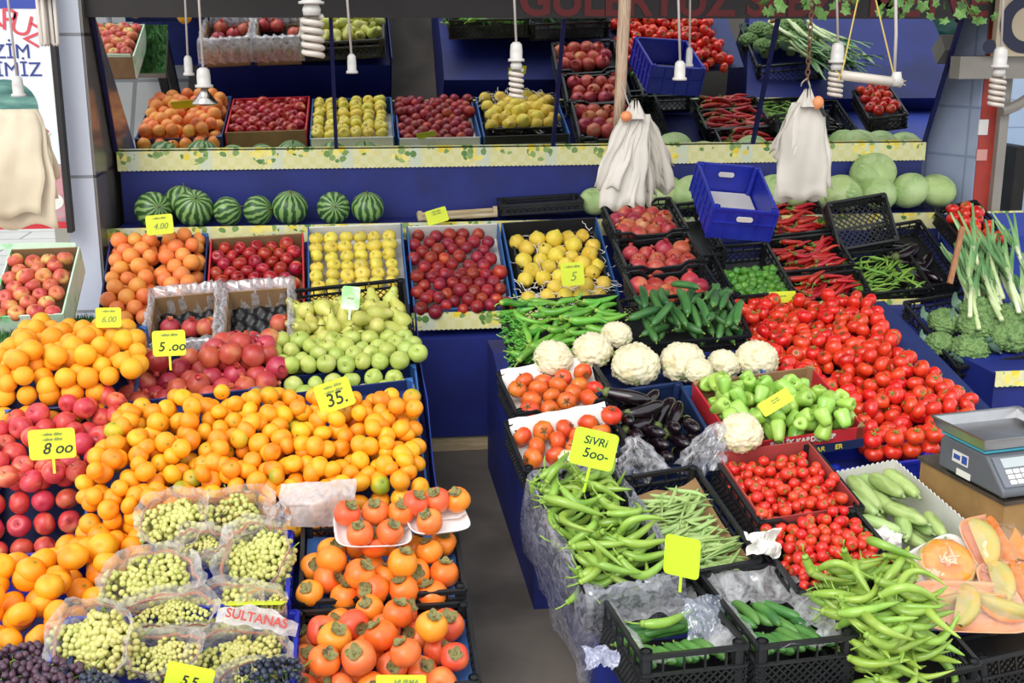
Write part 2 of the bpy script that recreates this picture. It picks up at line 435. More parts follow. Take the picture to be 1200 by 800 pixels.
m_gra = mat('green_apple_skin', ['B6C264', 'A5B652', 'C4C874'], scale=14, rough=.38, var=.07, hue=.012)
def apple(name, m, r, lb, **k): return round_fruit(name, 'apple', lb, m, r, .9, .3, .16, lob=5, amp=.015, taper=.1, stem=.32, **k)
PINK = [apple('pink_apple', m_pink, .037, 'pink apple')]
PALE = [apple('striped_apple', m_pale, .034, 'apple')]
RED = [apple('red_apple', m_red, .034, 'apple')]
YEL = [apple('yellow_apple', m_yel, .034, 'apple')]
GREEN = [apple('green_apple', m_gra, .035, 'apple')]
m_peach = mat('nectarine_skin', ['6E121C', '8C1A22', 'B43C26', 'D27638'], scale=15, rough=.42, var=.14, hue=.014, dist=.4, pos=[.3, .5, .68, .8])
def nect(r):
    mb = MB(); mb.lathe(sphere_profile(r, 14, .97, .16, .25, -.03), 20, lambda x, y, z, w, i: (x*(1-.07*math.exp(-(min(w, 2*PI-w)/.28)**2)), y, z))
    return proto(mb, 'nectarine', m_peach, 'nectarine', 'nectarine')
NECT = [nect(.0315)]
# quince-like yellow fruit with a nipple
m_quin = mat('quince_skin', ['DDBE3C', 'E6CB50', 'CFAE34'], scale=9, rough=.5, bump=.2, bscale=120, var=.06, hue=.01)
def quince():
    mb = MB(); r = .039
    pr = [(1e-4, -r*.86), (.12*r, -r*.9), (.3*r, -r*.86), (.62*r, -r*.68), (.9*r, -.32*r), (r, .05*r), (.94*r, .4*r), (.72*r, .72*r), (.42*r, .92*r), (.24*r, 1.04*r), (.17*r, 1.14*r), (1e-4, 1.12*r)]
    mb.lathe(pr, 18, lobed(5, .03)); o = proto(mb, 'quince', m_quin, 'quince', 'quince'); q = MB()
    q.tube([(0, 0, -.84*r), (0, 0, -.96*r)], [.12*r, .16*r], 6); part(q, 'stem', M_stem, o); return o
QUIN = [quince()]
# pear
m_pear = mat('pear_skin', ['C8C664', 'B9BE5A', 'D6CC78'], scale=13, rough=.42, var=.06, hue=.014)
def pear(bend):
    mb = MB(); r = .034
    pr = [(1e-4, -.9*r), (.3*r, -.95*r), (.7*r, -.75*r), (.96*r, -.3*r), (r, .1*r), (.86*r, .6*r), (.64*r, 1.05*r), (.5*r, 1.45*r), (.42*r, 1.75*r), (.22*r, 1.95*r), (1e-4, 1.93*r)]
    mb.lathe(pr, 16, lambda x, y, z, w, i: (x+bend*(z/r)**2*.12*r, y, z-.4*r)); o = proto(mb, 'pear', m_pear, 'pear', 'pear'); q = MB()
    q.tube([(bend*.4*r, 0, 1.5*r), (bend*.55*r, 0, 1.75*r), (bend*.9*r, .1*r, 2.1*r)], [.07*r, .05*r, .08*r], 6); part(q, 'stem', M_stem, o); return o
PEAR = [pear(.3), pear(.9)]
# pomegranate
m_pom = mat('pomegranate_rind', ['AC3236', 'C2503F', 'CC8258', 'CDAA70'], scale=11, rough=.4, var=.1, hue=.014, dist=.5, pos=[.32, .5, .66, .8])
m_pomd = mat('deep_pomegranate_rind', ['9C2834', 'B0343A', 'C2584A'], scale=11, rough=.36, var=.1, hue=.012)
def pomegranate(m, r):
    mb = MB(); mb.lathe(sphere_profile(r, 14, .93, -.1, .25, .08), 20, lobed(6, .018)); o = proto(mb, 'pomegranate', m, 'pomegranate', 'pomegranate')
    q = MB(); vs = []; n = 12
    for i, (rr, z) in enumerate(((.26, .93), (.2, 1.06), (.24, 1.16), (.3, 1.3))):
        for k in range(n):
            w = 2*PI*k/n; zz = z-(.13 if (i == 3 and k % 2) else 0); vs.append((rr*r*math.cos(w), rr*r*math.sin(w), zz*r))
    fs = [(i*n+k, i*n+(k+1) % n, (i+1)*n+(k+1) % n, (i+1)*n+k) for i in range(3) for k in range(n)]
    q.add(vs, fs); q.add([(.2*r*math.cos(2*PI*k/n), .2*r*math.sin(2*PI*k/n), 1.03*r) for k in range(n)], [tuple(range(n))]); part(q, 'crown', m, o); return o
POM = [pomegranate(m_pom, .043), pomegranate(m_pomd, .044)]
# persimmon
m_per = mat('persimmon_skin', ['EE7A24', 'F08A2A', 'E66A26'], scale=9, rough=.34, var=.06, hue=.016)
m_perd = mat('red_persimmon_skin', ['E66E36', 'DF6234', 'EA8442'], scale=9, rough=.36, var=.06, hue=.012)
m_cal = mat('persimmon_calyx', ['6A6436', '8A8450', '54452C'], scale=60, rough=.8)
def persimmon(m, sq, name='persimmon'):
    mb = MB(); r = .042; mb.lathe(sphere_profile(r, 14, sq, .2, .32, .06, shoulder=.2), 24, lobed(4, .03)); o = proto(mb, name, m, 'persimmon', 'persimmon')
    q = MB(); zt = sq*r-.19*r
    for k in range(4):
        a = k*PI/2+.4; e = Vector((math.cos(a), math.sin(a), 0)); f = Vector((-e.y, e.x, 0)); pts = []
        rowsn = ((.02, .1, .03), (.18, .24, .06), (.32, .28, .12), (.45, .17, .22), (.52, .03, .3))
        vs = []
        for d, w, h in rowsn:
            for s_ in (-1, 0, 1): vs.append(e*d*r+f*w*r*s_+Vector((0, 0, zt+h*r+(.05*r if s_ else 0))))
        q.add(vs, [(i*3+j, i*3+j+1, i*3+j+4, i*3+j+3) for i in range(4) for j in range(2)])
    q.tube([(0, 0, zt), (0, 0, zt+.15*r)], [.09*r, .07*r], 6); part(q, 'calyx', m_cal, o); return o
PERS = [persimmon(m_per, .84), persimmon(m_per, .9)]; PERSD = [persimmon(m_perd, .86)]
# tomatoes
m_tom = mat('tomato_skin', ['D4301A', 'DA3A20', 'C82816'], scale=8, rough=.22, var=.09, hue=.006, spec=.6)
m_tomg = mat('unripe_tomato_skin', ['D2481E', 'D96A2A', 'B98A34'], scale=12, rough=.28, var=.08, hue=.014, pos=[.35, .6, .75])
m_che = mat('cherry_tomato_skin', ['D0301C', 'D83C26', 'C22616'], scale=20, rough=.2, var=.1, hue=.006, spec=.6)
def tomato(name, r, m, sq=.84, lob=6, amp=.02, green=True):
    mb = MB(); mb.lathe(sphere_profile(r, 12, sq, .22, .3, .06), 20, lobed(lob, amp)); o = proto(mb, name, m, name.replace('_', ' '), 'tomato')
    q = MB(); zt = sq*r-.17*r
    for k in range(5):
        a = k*2*PI/5; e = Vector((math.cos(a), math.sin(a), 0)); f = Vector((-e.y, e.x, 0))
        vs = []
        for d, w, h in ((.03, .05, .02), (.2, .07, .08), (.36, .045, .16), (.5, .01, .2)):
            for s_ in (-1, 1): vs.append(e*d*r+f*w*r*s_+Vector((0, 0, zt+h*r)))
        q.add(vs, [(i*2, i*2+1, i*2+3, i*2+2) for i in range(3)])
    q.tube([(0, 0, zt), (.03*r, 0, zt+.28*r)], [.06*r, .05*r], 5); part(q, 'calyx', M_gstem if green else M_stem, o); return o
TOM = [tomato('tomato', .0325, m_tom), tomato('tomato', .0325, m_tom, .8, 5, .03, False)]
TOMG = [tomato('tomato', .037, m_tomg, .8, 7, .035, False)]
CHER = [tomato('cherry_tomato', .0182, m_che, .94, 5, 0.)]
# watermelon
def melon():
    mb = MB(); mb.lathe(sphere_profile(.092, 18, .94, .04, .15, .03), 32); o = proto(mb, 'watermelon', striped_melon(), 'watermelon', 'watermelon'); stemmed(o, .092, .08, .02, .05); return o
MELON = melon()
# cabbage
m_cab = mat('cabbage_leaf', ['A9C47C', 'BBD092', '8FB068'], scale=6, rough=.5, var=.05, hue=.008, bump=.3, bscale=25)
def cabbage(seed):
    rnd = random.Random(seed); r = .105
    def P(n_, sc, wob, capz=-2):
        pass
    mb = MB(); mb.lathe(sphere_profile(r, 16, .8, .02, .2, .05), 28, lambda x, y, z, w, i: (x*(1+.03*math.sin(3*w+seed)), y*(1+.03*math.cos(2*w+seed)), z))
    o = proto(mb, 'cabbage', m_cab, 'cabbage', 'cabbage')
    for k in range(4):
        q = MB(); a0 = k*1.7+rnd.random(); el = rnd.uniform(.1, .5)
        ax = Vector((math.cos(a0)*math.cos(el), math.sin(a0)*math.cos(el), math.sin(el))); Rm = ax.to_track_quat('Z', 'X').to_matrix()
        def fn(i, j):
            th = i*1.25*(1+.08*math.sin(j*14*PI+k)); ph = j*2*PI; rr = r*(1.012+.02*k/4+.03*max(0, i-.7)+.008*abs(math.sin(4*ph)))
            d = Rm @ Vector((math.sin(th)*math.cos(ph), math.sin(th)*math.sin(ph), math.cos(th)))
            return (d.x*rr, d.y*rr, d.z*rr*.8)
        q.grid(8, 22, fn); part(q, 'outer_leaf', m_cab, o)
    return o
CABB = [cabbage(1), cabbage(5)]
# cauliflower and broccoli: a dome of bumps
def dome(r, nb, squash, amp, seed, res=64):
    rnd = random.Random(seed); mb = MB(); off = Vector((seed*3.1, seed*1.7, 0))
    n1 = 26; vs = []; seg = res
    for i in range(n1+1):
        a = -.35+(PI/2+.35)*i/n1
        for k in range(seg):
            w = 2*PI*k/seg; d = Vector((math.cos(a)*math.cos(w), math.cos(a)*math.sin(w), math.sin(a)))
            d1 = noise.voronoi(d*nb+off)[0][0]; d2 = noise.voronoi(d*nb*2.6+off)[0][0]; d3 = noise.noise(d*1.8+off)
            rr = r*(1+.08*d3+amp*(.55-d1)+amp*.35*(.5-d2)); vs.append((d.x*rr, d.y*rr, d.z*rr*squash))
    fs = [(i*seg+k, i*seg+(k+1) % seg, (i+1)*seg+(k+1) % seg, (i+1)*seg+k) for i in range(n1) for k in range(seg)]
    fs.append(tuple(reversed(range(seg)))); mb.add(vs, fs); return mb
m_cau = mat('cauliflower_curd', ['DDD2AE', 'E4DABA', 'D0C298'], scale=25, rough=.7, bump=.3, bscale=160)
m_leafp = mat('pale_green_leaf', ['9DB96A', 'B9CC8E', '7FA24E'], scale=20, rough=.5)
def leaf_mesh(L, W, curl, mid=.12, wav=.1, n=8):
    mb = MB()
    def fn(i, j):
        t = i; w = W*math.sin(PI*min(1, t*.93+.05))**.8; y = (j-.5)*2
        return (t*L*math.cos(curl*t), y*w*.5, t*L*math.sin(curl*t)*.8+abs(y)*mid*w+wav*W*.3*math.sin(t*14+y*3)*abs(y))
    mb.grid(n, 4, fn); return mb
def cauli(seed, r, leaves=True):
    o = proto(dome(r, 5.6, .82, .2, seed), 'cauliflower', m_cau, 'cauliflower', 'cauliflower')
    for k in range(7 if leaves else 4):
        a = k*2*PI/7+seed; q = MB(); lm = leaf_mesh(r*1.0, r*.8, 1.25)
        q.add(lm.v, lm.f, T((math.cos(a)*r*.6, math.sin(a)*r*.6, -r*.45), (0, -.2, a))); part(q, 'leaf', m_leafp, o)
    q = MB(); q.tube([(0, 0, -r*.7), (0, 0, -r*.2)], [r*.3, r*.4], 10); part(q, 'stalk', m_leafp, o); return o
CAUL = [cauli(s, .07) for s in (2, 5, 9)]
m_bro = mat('broccoli_floret', ['5F8046', '7C9C5E', '4C6C3C'], scale=30, rough=.8, bump=.9, bscale=260)
m_bst = mat('broccoli_stalk', ['8FA86A', 'A5BA80'], scale=20, rough=.6)
m_blue = mat('broccoli_leaf', ['6F8F7A', '86A590', '567A62'], scale=20, rough=.6)
def brocc(seed):
    o = proto(dome(.068, 6.5, .62, .4, seed, 72), 'broccoli', m_bro, 'broccoli', 'broccoli')
    q = MB(); q.tube([(0, 0, -.07), (0, 0, -.01)], [.022, .03], 10); part(q, 'stalk', m_bst, o)
    for k in range(2):
        a = k*2.4+seed; q = MB(); lm = leaf_mesh(.1, .05, .9, wav=.4); q.add(lm.v, lm.f, T((math.cos(a)*.05, math.sin(a)*.05, -.03), (0, -.1, a))); part(q, 'leaf', m_blue, o)
    return o
BROC = [brocc(s) for s in (3, 8)]
# long vegetables, lying along x
def bentline(L, bend, n=10, hook=0., s=0., lift=0.):
    pts = []
    for i in range(n+1):
        t = i/n-.5; y = bend*L*(t*t*4-1)*.25+s*L*math.sin(t*2*PI)*.1
        if hook and t > .1: y += hook*L*((t-.1)/.4)**2*.2
        pts.append((t*L*(1-.1*abs(bend)), y, lift*L*(t*t*4-.5)*.2))
    return pts
def longveg(name, cat, m, L, rmax, prof, bend=0., hook=0., s=0., seg=10, cap=None, capm=None, capname='stem', flat=1., cal=None, lift=0.):
    n = 18; pts = bentline(L, bend, n, hook, s, lift); rs = []
    for i in range(n+1):
        t = i/n*(len(prof)-1); k = min(int(t), len(prof)-2); f = t-k; rs.append(max(.0006, rmax*(prof[k]*(1-f)+prof[k+1]*f)))
    mb = MB(); mb.tube(pts, rs, seg, flat=flat); o = proto(mb, name, m, name.replace('_', ' '), cat)
    if cap:
        d = (Vector(pts[0])-Vector(pts[1])).normalized(); p0 = Vector(pts[0]); q = MB()
        if cal: q.tube([p0-d*rmax*.7, p0-d*rmax*.1, p0+d*rmax*.15], [rmax*cal*1.02, rmax*cal*.85, rmax*.25], 8)
        q.tube([p0, p0+d*cap*.6, p0+d*cap+Vector((0, cap*.25, 0))], [rmax*.22, rmax*.17, rmax*.2], 6); part(q, capname, capm or M_gstem, o)
    return o
m_chi = mat('light_green_pepper', ['86A83C', '94B44A', '749A34'], scale=9, rough=.26, var=.1, hue=.014, spec=.6)
m_chid = mat('mid_green_pepper', ['5C9A34', '6BAA3E', '4C8A2C'], scale=9, rough=.3, var=.12, hue=.014)
m_cst = mat('pepper_stem', ['7FA23A', '98B850'], scale=30, rough=.5)
CH = [.5, .82, .98, 1, .98, .94, .9, .85, .8, .74, .67, .58, .48, .34, .1]
CHIL = [longveg('green_chilli', 'pepper', m_chi, .16, .0125, CH, b, h, s, cap=.032, capm=m_cst, cal=.8) for b, h, s in ((.5, 0, .3), (.9, .5, .4), (1.2, 0, .6), (-.5, 1.1, .9), (.7, -.9, 1.1), (1.5, .6, 0))]
CHID = [longveg('green_pepper', 'pepper', m_chid, .15, .0155, CH, b, h, s, cap=.03, capm=m_cst, cal=.8) for b, h, s in ((.25, .2, .2), (.5, .4, .4), (-.4, .3, .7))]
m_rch = mat('red_pepper', ['B01414', 'C01C18', '9A1012'], scale=9, rough=.2, var=.12, hue=.006, spec=.6)
REDP = [longveg('red_pepper', 'pepper', m_rch, .13, .013, CH, b, h, s, cap=.024, capm=m_gst if False else M_gstem, cal=.8) for b, h, s in ((.2, .2, .2), (.5, .3, .4), (-.3, .2, .6))]
m_thin = mat('thin_pepper', ['6D9A3A', '83AE48', '587F2E'], scale=12, rough=.35, var=.14, hue=.014)
THIN = [longveg('thin_green_pepper', 'pepper', m_thin, .13, .0062, CH, b, 0, s, seg=7, cap=.02, capm=m_cst) for b, s in ((.15, .2), (.4, 0), (-.3, .4))]
m_bean = mat('flat_bean', ['92AE62', 'A3BC74', '7F9C52'], scale=20, rough=.45, var=.1, hue=.012)
BEAN = [longveg('green_bean', 'bean', m_bean, .13, .0078, [.25, .8, 1, 1, 1, 1, .9, .6, .1], b, 0, s, seg=8, flat=.45, cap=.008) for b, s in ((.05, .2), (.18, 0), (-.12, .3))]
m_cuc = mat('cucumber_skin', ['3E7434', '5C8E44', '2F6430'], scale=14, rough=.35, var=.1, hue=.012, bump=.3, bscale=150, stretch=(.3, 1, 1))
m_cucd = mat('dark_cucumber_skin', ['2C5A30', '47783C', '224C2A'], scale=14, rough=.35, var=.12, hue=.01, bump=.3, bscale=150, stretch=(.3, 1, 1))
CU = [.35, .72, .88, .95, .98, 1, 1, 1, 1, 1, 1, .99, .96, .9, .78, .58, .15]
CUCU = [longveg('cucumber', 'cucumber', m_cuc, .145, .0165, CU, b, cap=.012, seg=12) for b in (.08, .25)]
CUCD = [longveg('cucumber', 'cucumber', m_cucd, .16, .0165, CU, b, cap=.012, seg=12) for b in (.05, .22)]
m_zuc = mat('zucchini_skin', ['9DB76A', 'AEC57E', '8BA85A'], scale=40, rough=.4, var=.07, hue=.01, stretch=(.25, 1, 1))
ZUCC = [longveg('zucchini', 'zucchini', m_zuc, .165, .0245, [.4, .62, .74, .8, .85, .9, .94, .97, 1, 1, 1, 1, .98, .93, .84, .66, .15], b, cap=.02, capm=m_bst, cal=.5, seg=14) for b in (.05, .16)]
m_egg = mat('eggplant_skin', ['120B10', '1C1018', '0D080C'], scale=8, rough=.16, var=.15, spec=.7)
m_egc = mat('eggplant_calyx', ['5A6A34', '6E7A44'], scale=30, rough=.7)
EGGP = [longveg('eggplant', 'eggplant', m_egg, .17, .026, [.5, .62, .7, .76, .82, .87, .92, .96, 1, 1.02, 1.02, 1, .96, .88, .75, .54, .12], b, cap=.025, capm=m_egc, cal=.75, seg=14, capname='calyx') for b in (.12, .3)]
# bell peppers
m_bell = mat('pale_green_bell_pepper', ['93C04C', 'A4CC5C', '82B23E'], scale=9, rough=.22, var=.1, hue=.012, spec=.6)
def bell(r, h, lob):
    mb = MB(); pr = [(1e-4, -.9*h), (.25*r, -1.0*h), (.55*r, -.96*h), (.74*r, -.6*h), (.86*r, -.1*h), (.98*r, .4*h), (r, .7*h), (.86*r, .93*h), (.5*r, .98*h), (.2*r, .84*h), (1e-4, .8*h)]
    mb.lathe(pr, 24, lobed(lob, .07)); o = proto(mb, 'bell_pepper', m_bell, 'bell pepper', 'pepper'); stemmed(o, r, .84*h, .5*r, .14, m=m_cst); return o
BELL = [bell(.027, .034, 3), bell(.026, .04, 4)]
m_lime = mat('small_green_pepper', ['3F7826', '5C9234'], scale=12, rough=.3, var=.15, hue=.012)
SMALL = [round_fruit('small_green_pepper', 'pepper', 'pepper', m_lime, .019, 1.1, .2, -.1, lob=4, amp=.06, taper=.15)]
# leeks
m_lkw = mat('leek_shank', ['DCE6BC', 'C4D898', 'EEF0DA'], scale=10, rough=.4, stretch=(.2, 1, 1)); m_lkg = mat('leek_leaf', ['7FA86A', '5C8C58', '9CBC80'], scale=12, rough=.45, stretch=(.1, 1, 1), var=.1)
def leek(seed):
    rnd = random.Random(seed); mb = MB(); mb.tube([(0, 0, 0), (.02, 0, 0), (.18, .004, 0), (.3, .0, .005)], [.011, .012, .011, .013], 10); o = proto(mb, 'leek', m_lkw, 'leek', 'leek')
    for k in range(5):
        a = (k-2)*.11+rnd.uniform(-.03, .03); q = MB(); L = rnd.uniform(.22, .34)
        def fn(i, j):
            x = .24+i*L*math.cos(a); y = i*L*math.sin(a)+(j-.5)*(.026*(1-.75*i)+.004); z = .004*k-.008+.03*math.sin(i*2+k)*i+abs(j-.5)*.012
            return (x, y, z)
        q.grid(8, 4, fn); part(q, 'leaf', m_lkg, o)
    return o
LEEK = [leek(1), leek(2), leek(3)]
# grapes: a bunch is one thing
m_grg = mat('white_grape', ['BFBE68', 'CBC77E', 'B0B25A'], scale=25, rough=.28, var=.05, hue=.012, sub=.15)
m_grd = mat('dark_grape', ['3A2A3A', '5A3A4A', '2A2434'], scale=30, rough=.38, var=.1)
m_grb = mat('blue_grape', ['1F2434', '2C3448', '161A28'], scale=30, rough=.4, var=.1)
def bunch(seed, m, name, L, Rr, gr, n, cat='grapes'):
    rnd = random.Random(seed); mb = MB(); P = []
    for _ in range(n*30):
        if len(P) >= n: break
        t = rnd.random(); R_ = Rr*(1-.35*abs(t-.45)*1.6); a = rnd.uniform(0, 2*PI)
        p = Vector(((t-.5)*L, math.cos(a)*R_, math.sin(a)*R_*.75))
        if all((p-q).length > gr*1.55 for q in P): P.append(p)
    for p in P:
        mb.ball(p, gr*rnd.uniform(.92, 1.06), 10, 7, (1, 1, 1.14), Euler((rnd.uniform(0, 3), rnd.uniform(0, 3), 0)).to_matrix().to_4x4())
    o = proto(mb, name, m, name.replace('_', ' '), cat); q = MB()
    q.tube([(-L*.45, 0, 0), (0, .005, .01), (L*.5, 0, .012), (L*.72, .01, .03)], [.0016, .0022, .0022, .002], 5)
    for p in P[::3]: q.tube([(p.x*.8, 0, .008), p*.8], .0009, 4)
    part(q, 'stem', M_gstem, o); return o
BUNG = [bunch(s, m_grg, 'white_grape_bunch', .17, .05, .0096, 95) for s in (1, 2, 3)]
BUND = [bunch(s, m_grd, 'dark_grape_bunch', .16, .05, .0095, 80) for s in (4, 5)]
BUNB = [bunch(6, m_grb, 'blue_grape_bunch', .14, .045, .0085, 80)]

# ------------------------------------------------------------------ containers
m_blk = mat('black_plastic', ['17181A', '202225'], scale=12, rough=.42)
m_navy = mat('navy_plastic', ['1B2A4E', '20325C'], scale=12, rough=.45)
m_bplas = mat('blue_plastic', ['1E2A9A', '2634AE'], scale=9, rough=.4)
m_bcard = mat('blue_printed_card', ['2C5796', '33619F'], scale=9, rough=.55)
m_bcardd = mat('dark_blue_card', ['16265A', '1B2D66'], scale=9, rough=.6)
m_brown = mat('brown_card', ['8A6A48', '967652'], scale=14, rough=.8)
m_white = mat('white_card', ['D8D6D0', 'E2E0DA'], scale=10, rough=.7)
m_redc = mat('red_printed_card', ['BE2430', 'C8303A'], scale=10, rough=.5)
m_greenc = mat('green_white_card', ['DDE6DC', 'BFE0C2', '4FB86A'], scale=9, rough=.5, pos=[.3, .55, .66])
m_wood = mat('pale_wood', ['C9B692', 'B8A27C', 'D6C6A6'], scale=7, rough=.75, stretch=(1, 12, 12))
m_paper = mat('white_paper', ['E4E1DC', 'D6D2CC'], scale=6, rough=.75)
m_kraft = mat('kraft_paper', ['9C7A52', '8A6A44'], scale=6, rough=.8)

def side(mb, p, d, L, H, t, lattice, dip, solid, nrm):
    """One crate wall from point p along d (unit), L long, from z=0 down to -H."""
    p = Vector(p); d = Vector(d); nrm = Vector(nrm); Z = Vector((0, 0, 1))
    def pt(a, z): return p+d*a+Z*z
    prof = [(0, 0), (L, 0)]
    if dip: prof = [(0, 0), (.2*L, 0), (.29*L, -dip), (.71*L, -dip), (.8*L, 0), (L, 0)]
    for (a, z), (b, z2) in zip(prof, prof[1:]): mb.bar(pt(a, z-.006), pt(b, z2-.006), .013, .012, nrm)
    if solid:
        zt = -dip if dip else 0
        mb.bar(pt(0, (-H+zt)/2), pt(L, (-H+zt)/2), H+zt if H+zt else H, .004, nrm) if False else None
        a0 = nrm*.002
        for zlo, zhi, x0, x1 in ((-H, zt-.004, 0, L),)+(((zt-.01, -.004, 0, .2*L), (zt-.01, -.004, .8*L, L)) if dip else ()):
            q = [pt(x0, zlo), pt(x1, zlo), pt(x1, zhi), pt(x0, zhi)]
            vs = [x+a0 for x in q]+[x-a0 for x in q]
            mb.add(vs, [(0, 1, 2, 3), (7, 6, 5, 4), (0, 4, 5, 1), (1, 5, 6, 2), (2, 6, 7, 3), (3, 7, 4, 0)])
        n = max(3, int(L/.06))
        for i in range(n+1): mb.bar(pt(L*i/n, -H)+nrm*.004, pt(L*i/n, zt-.006)+nrm*.004, .006, .008, nrm)
        mb.bar(pt(0, -.45*H)+nrm*.004, pt(L, -.45*H)+nrm*.004, .007, .007, nrm)
    else:
        mid = -max(dip*1.15, .36*H)
        mb.bar(pt(0, mid), pt(L, mid), .007, .009, nrm); mb.bar(pt(0, -H+.006), pt(L, -H+.006), .01, .012, nrm)
        n = max(2, int(L/.05))
        for i in range(1, n): 
            a = L*i/n
            zt = 0 if not dip or a < .2*L or a > .8*L else -dip
            mb.bar(pt(a, mid), pt(a, zt), .005, .006, nrm)
        h = mid+H; s = lattice; k = -int(h/s)-1
        while k*s < L:
            for sg in (1, -1):
                a0, z0, a1, z1 = k*s, -H, k*s+h, mid
                if sg < 0: z0, z1 = z1, z0
                lo, hi = max(0, a0), min(L, a1)
                if hi-lo > .004:
                    f0 = (lo-a0)/h; f1 = (hi-a0)/h
                    mb.bar(pt(lo, z0+(z1-z0)*f0), pt(hi, z0+(z1-z0)*f1), .0035, .004, nrm)
            k += 1

def crate(fr, Hh, label, m=None, group=None, dip=0., lat=.026, solid=False, cat='crate', name='plastic_crate', sidedip=False, floor=True, posts=.028, sub=0.):
    m = m or m_blk; W, L = fr.W, fr.L; o = empty(name, fr.M(0, 0, sub)); tag(o, label, cat, group)
    for x in (0, W):
        for y in (0, L):
            q = MB(); cx = x+(posts/2 if x == 0 else -posts/2); cy = y+(posts/2 if y == 0 else -posts/2)
            q.tube([(cx, cy, -Hh), (cx, cy, .004)], posts/2, 10, False); q.tube([(cx, cy, -Hh), (cx, cy, .002)], posts/2*.62, 10, True); q.build('corner_post', m, o)
    for y, n in ((0, -1), (L, 1)):
        q = MB(); side(q, (0, y, 0), (1, 0, 0), W, Hh, .01, lat, dip, solid, (0, n, 0)); q.build('end_panel', m, o)
    for x, n in ((0, -1), (W, 1)):
        q = MB(); side(q, (x, 0, 0), (0, 1, 0), L, Hh, .01, lat, dip if sidedip else 0, solid, (n, 0, 0)); q.build('side_panel', m, o)
    if floor == 'lattice':
        q = MB(); h = L; st = .03
        for k in range(-int(h/st)-1, int(W/st)+1):
            for sg in (1, -1):
                a0, a1 = k*st, k*st+h; y0, y1 = (0, h) if sg > 0 else (h, 0); lo, hi = max(0, a0), min(W, a1)
                if hi-lo > .004: q.bar((lo, y0+(y1-y0)*(lo-a0)/h, -Hh+.004), (hi, y0+(y1-y0)*(hi-a0)/h, -Hh+.004), .005, .005)
        for y in (.005, L/2, L-.005): q.bar((0, y, -Hh+.004), (W, y, -Hh+.004), .012, .006)
        q.build('crate_floor', m, o)
    elif floor:
        q = MB(); q.box((.002, .002, -Hh), (W-.002, L-.002, -Hh+.005)); q.build('crate_floor', m, o)
    return o

def box(fr, Hh, label, mo, mi, group=None, front=1., name='fruit_box', cat='box', postm=None, t=.007, sides=None, frontm=None, back=1.):
    """Open carton: outer board mo, lining mi; front = share of the front wall that stands."""
    W, L = fr.W, fr.L; o = empty(name, fr.M()); tag(o, label, cat, group)
    q = MB(); q.box((0, 0, -Hh), (W, L, -Hh+t)); q.build('base_panel', mi, o)
    for x in (0, W-t):
        q = MB(); q.box((x, 0, -Hh), (x+t, L, 0)); q.build('side_panel', sides or mo, o)
    q = MB(); q.box((t, L-t, -Hh), (W-t, L, -Hh*(1-back))); q.build('end_panel', mi, o)
    if front > .02:
        q = MB(); q.box((t, 0, -Hh), (W-t, t, -Hh*(1-front))); q.build('end_panel', frontm or mo, o)
    if postm:
        for x in (0, W):
            for y in (0, L):
                s = -1 if x else 1; w = .03*s; d = .03*(-1 if y else 1)
                q = MB(); b = [(x+.001*s, y), (x+w, y), (x+.001*s, y+d)]
                vs = [(a, c, -Hh) for a, c in b]+[(a, c, .006) for a, c in b]
                q.add(vs, [(0, 1, 2), (5, 4, 3), (0, 3, 4, 1), (1, 4, 5, 2), (2, 5, 3, 0)]); q.build('corner_post', postm, o)
    return o

# ------------------------------------------------------------------ the setting
m_tarp = mat('blue_tarpaulin', ['15206A', '1A2778', '121C5C'], scale=3, rough=.55, bump=.5, bscale=5)
m_tarpb = mat('bright_blue_tarpaulin', ['2B3E96', '3347A2'], scale=3, rough=.5, bump=.4, bscale=6)
m_floor = mat('concrete', ['5E5650', '6C645C', '4E4843'], scale=2.2, rough=.85, detail=8)
m_pave = tiles('paving_slabs', 'A9A9A6', '7E7E7C', .9, .45, rough=.8, off=.5, axis='xy', mort=.03, c2='B4B3AF')
m_pillar = tiles('pillar_tiles', 'C6CCDA', '8A8C92', 3, .62, rough=.3, axis='yz', mort=.012)
m_stone = tiles('polished_stone', '77726E', '3A3836', 4., .62, rough=.18, axis='yz', mort=.012)
m_btile = tiles('blue_wall_tiles', 'B4CAE8', '93A8C8', .2, .2, rough=.2, axis='xz', mort=.03)
m_btile2 = tiles('pier_tiles', 'A3AFCB', '8C98B4', .25, .25, rough=.16, axis='xz', mort=.03)
m_dark = mat('dark_board', ['22201F', '2A2827'], scale=5, rough=.7)
m_mirror = mat('mirror_glass', 'E4E8EA', rough=.015, metal=1.)
m_bar = mat('navy_paint', '10164A', rough=.4)

def wall(name, lo, hi, m):
    q = MB(); q.box(lo, hi); return struct(q.build(name, m))
q = MB(); q.box((-12, -14, -.3), (16, 14, -.004)); struct(q.build('ground', m_pave))
q = MB(); q.box((-1.02, 2.2, -.2), (6.2, 9, 0)); struct(q.build('floor', m_floor))

YB = 6.0
YM = 6.0; zsh = at(600, 172, YM).z
XL = at(137, 178, YB).x; XR = at(1084, 165, YB).x
# back wall behind everything
m_cream = mat('cream_plaster', ['B9B2A2', 'C6BFAE'], scale=3, rough=.8)
wall('wall_back', (XL-.4, YB+.32, 0), (XR+.6, YB+.44, 2.75), m_cream)
# left pier: pale tiled front, polished stone return
xp0 = at(80, 250, 5.6).x; xp1 = at(116, 250, 5.6).x
q = MB(); q.box((xp0, 5.6, 0), (xp1-.012, 7.2, 2.75)); pl = struct(q.build('wall_left', m_pillar))
q = MB(); q.box((xp1-.012, 5.606, 0), (xp1, 7.2, 2.75)); q.build('stone_return', m_stone, pl)
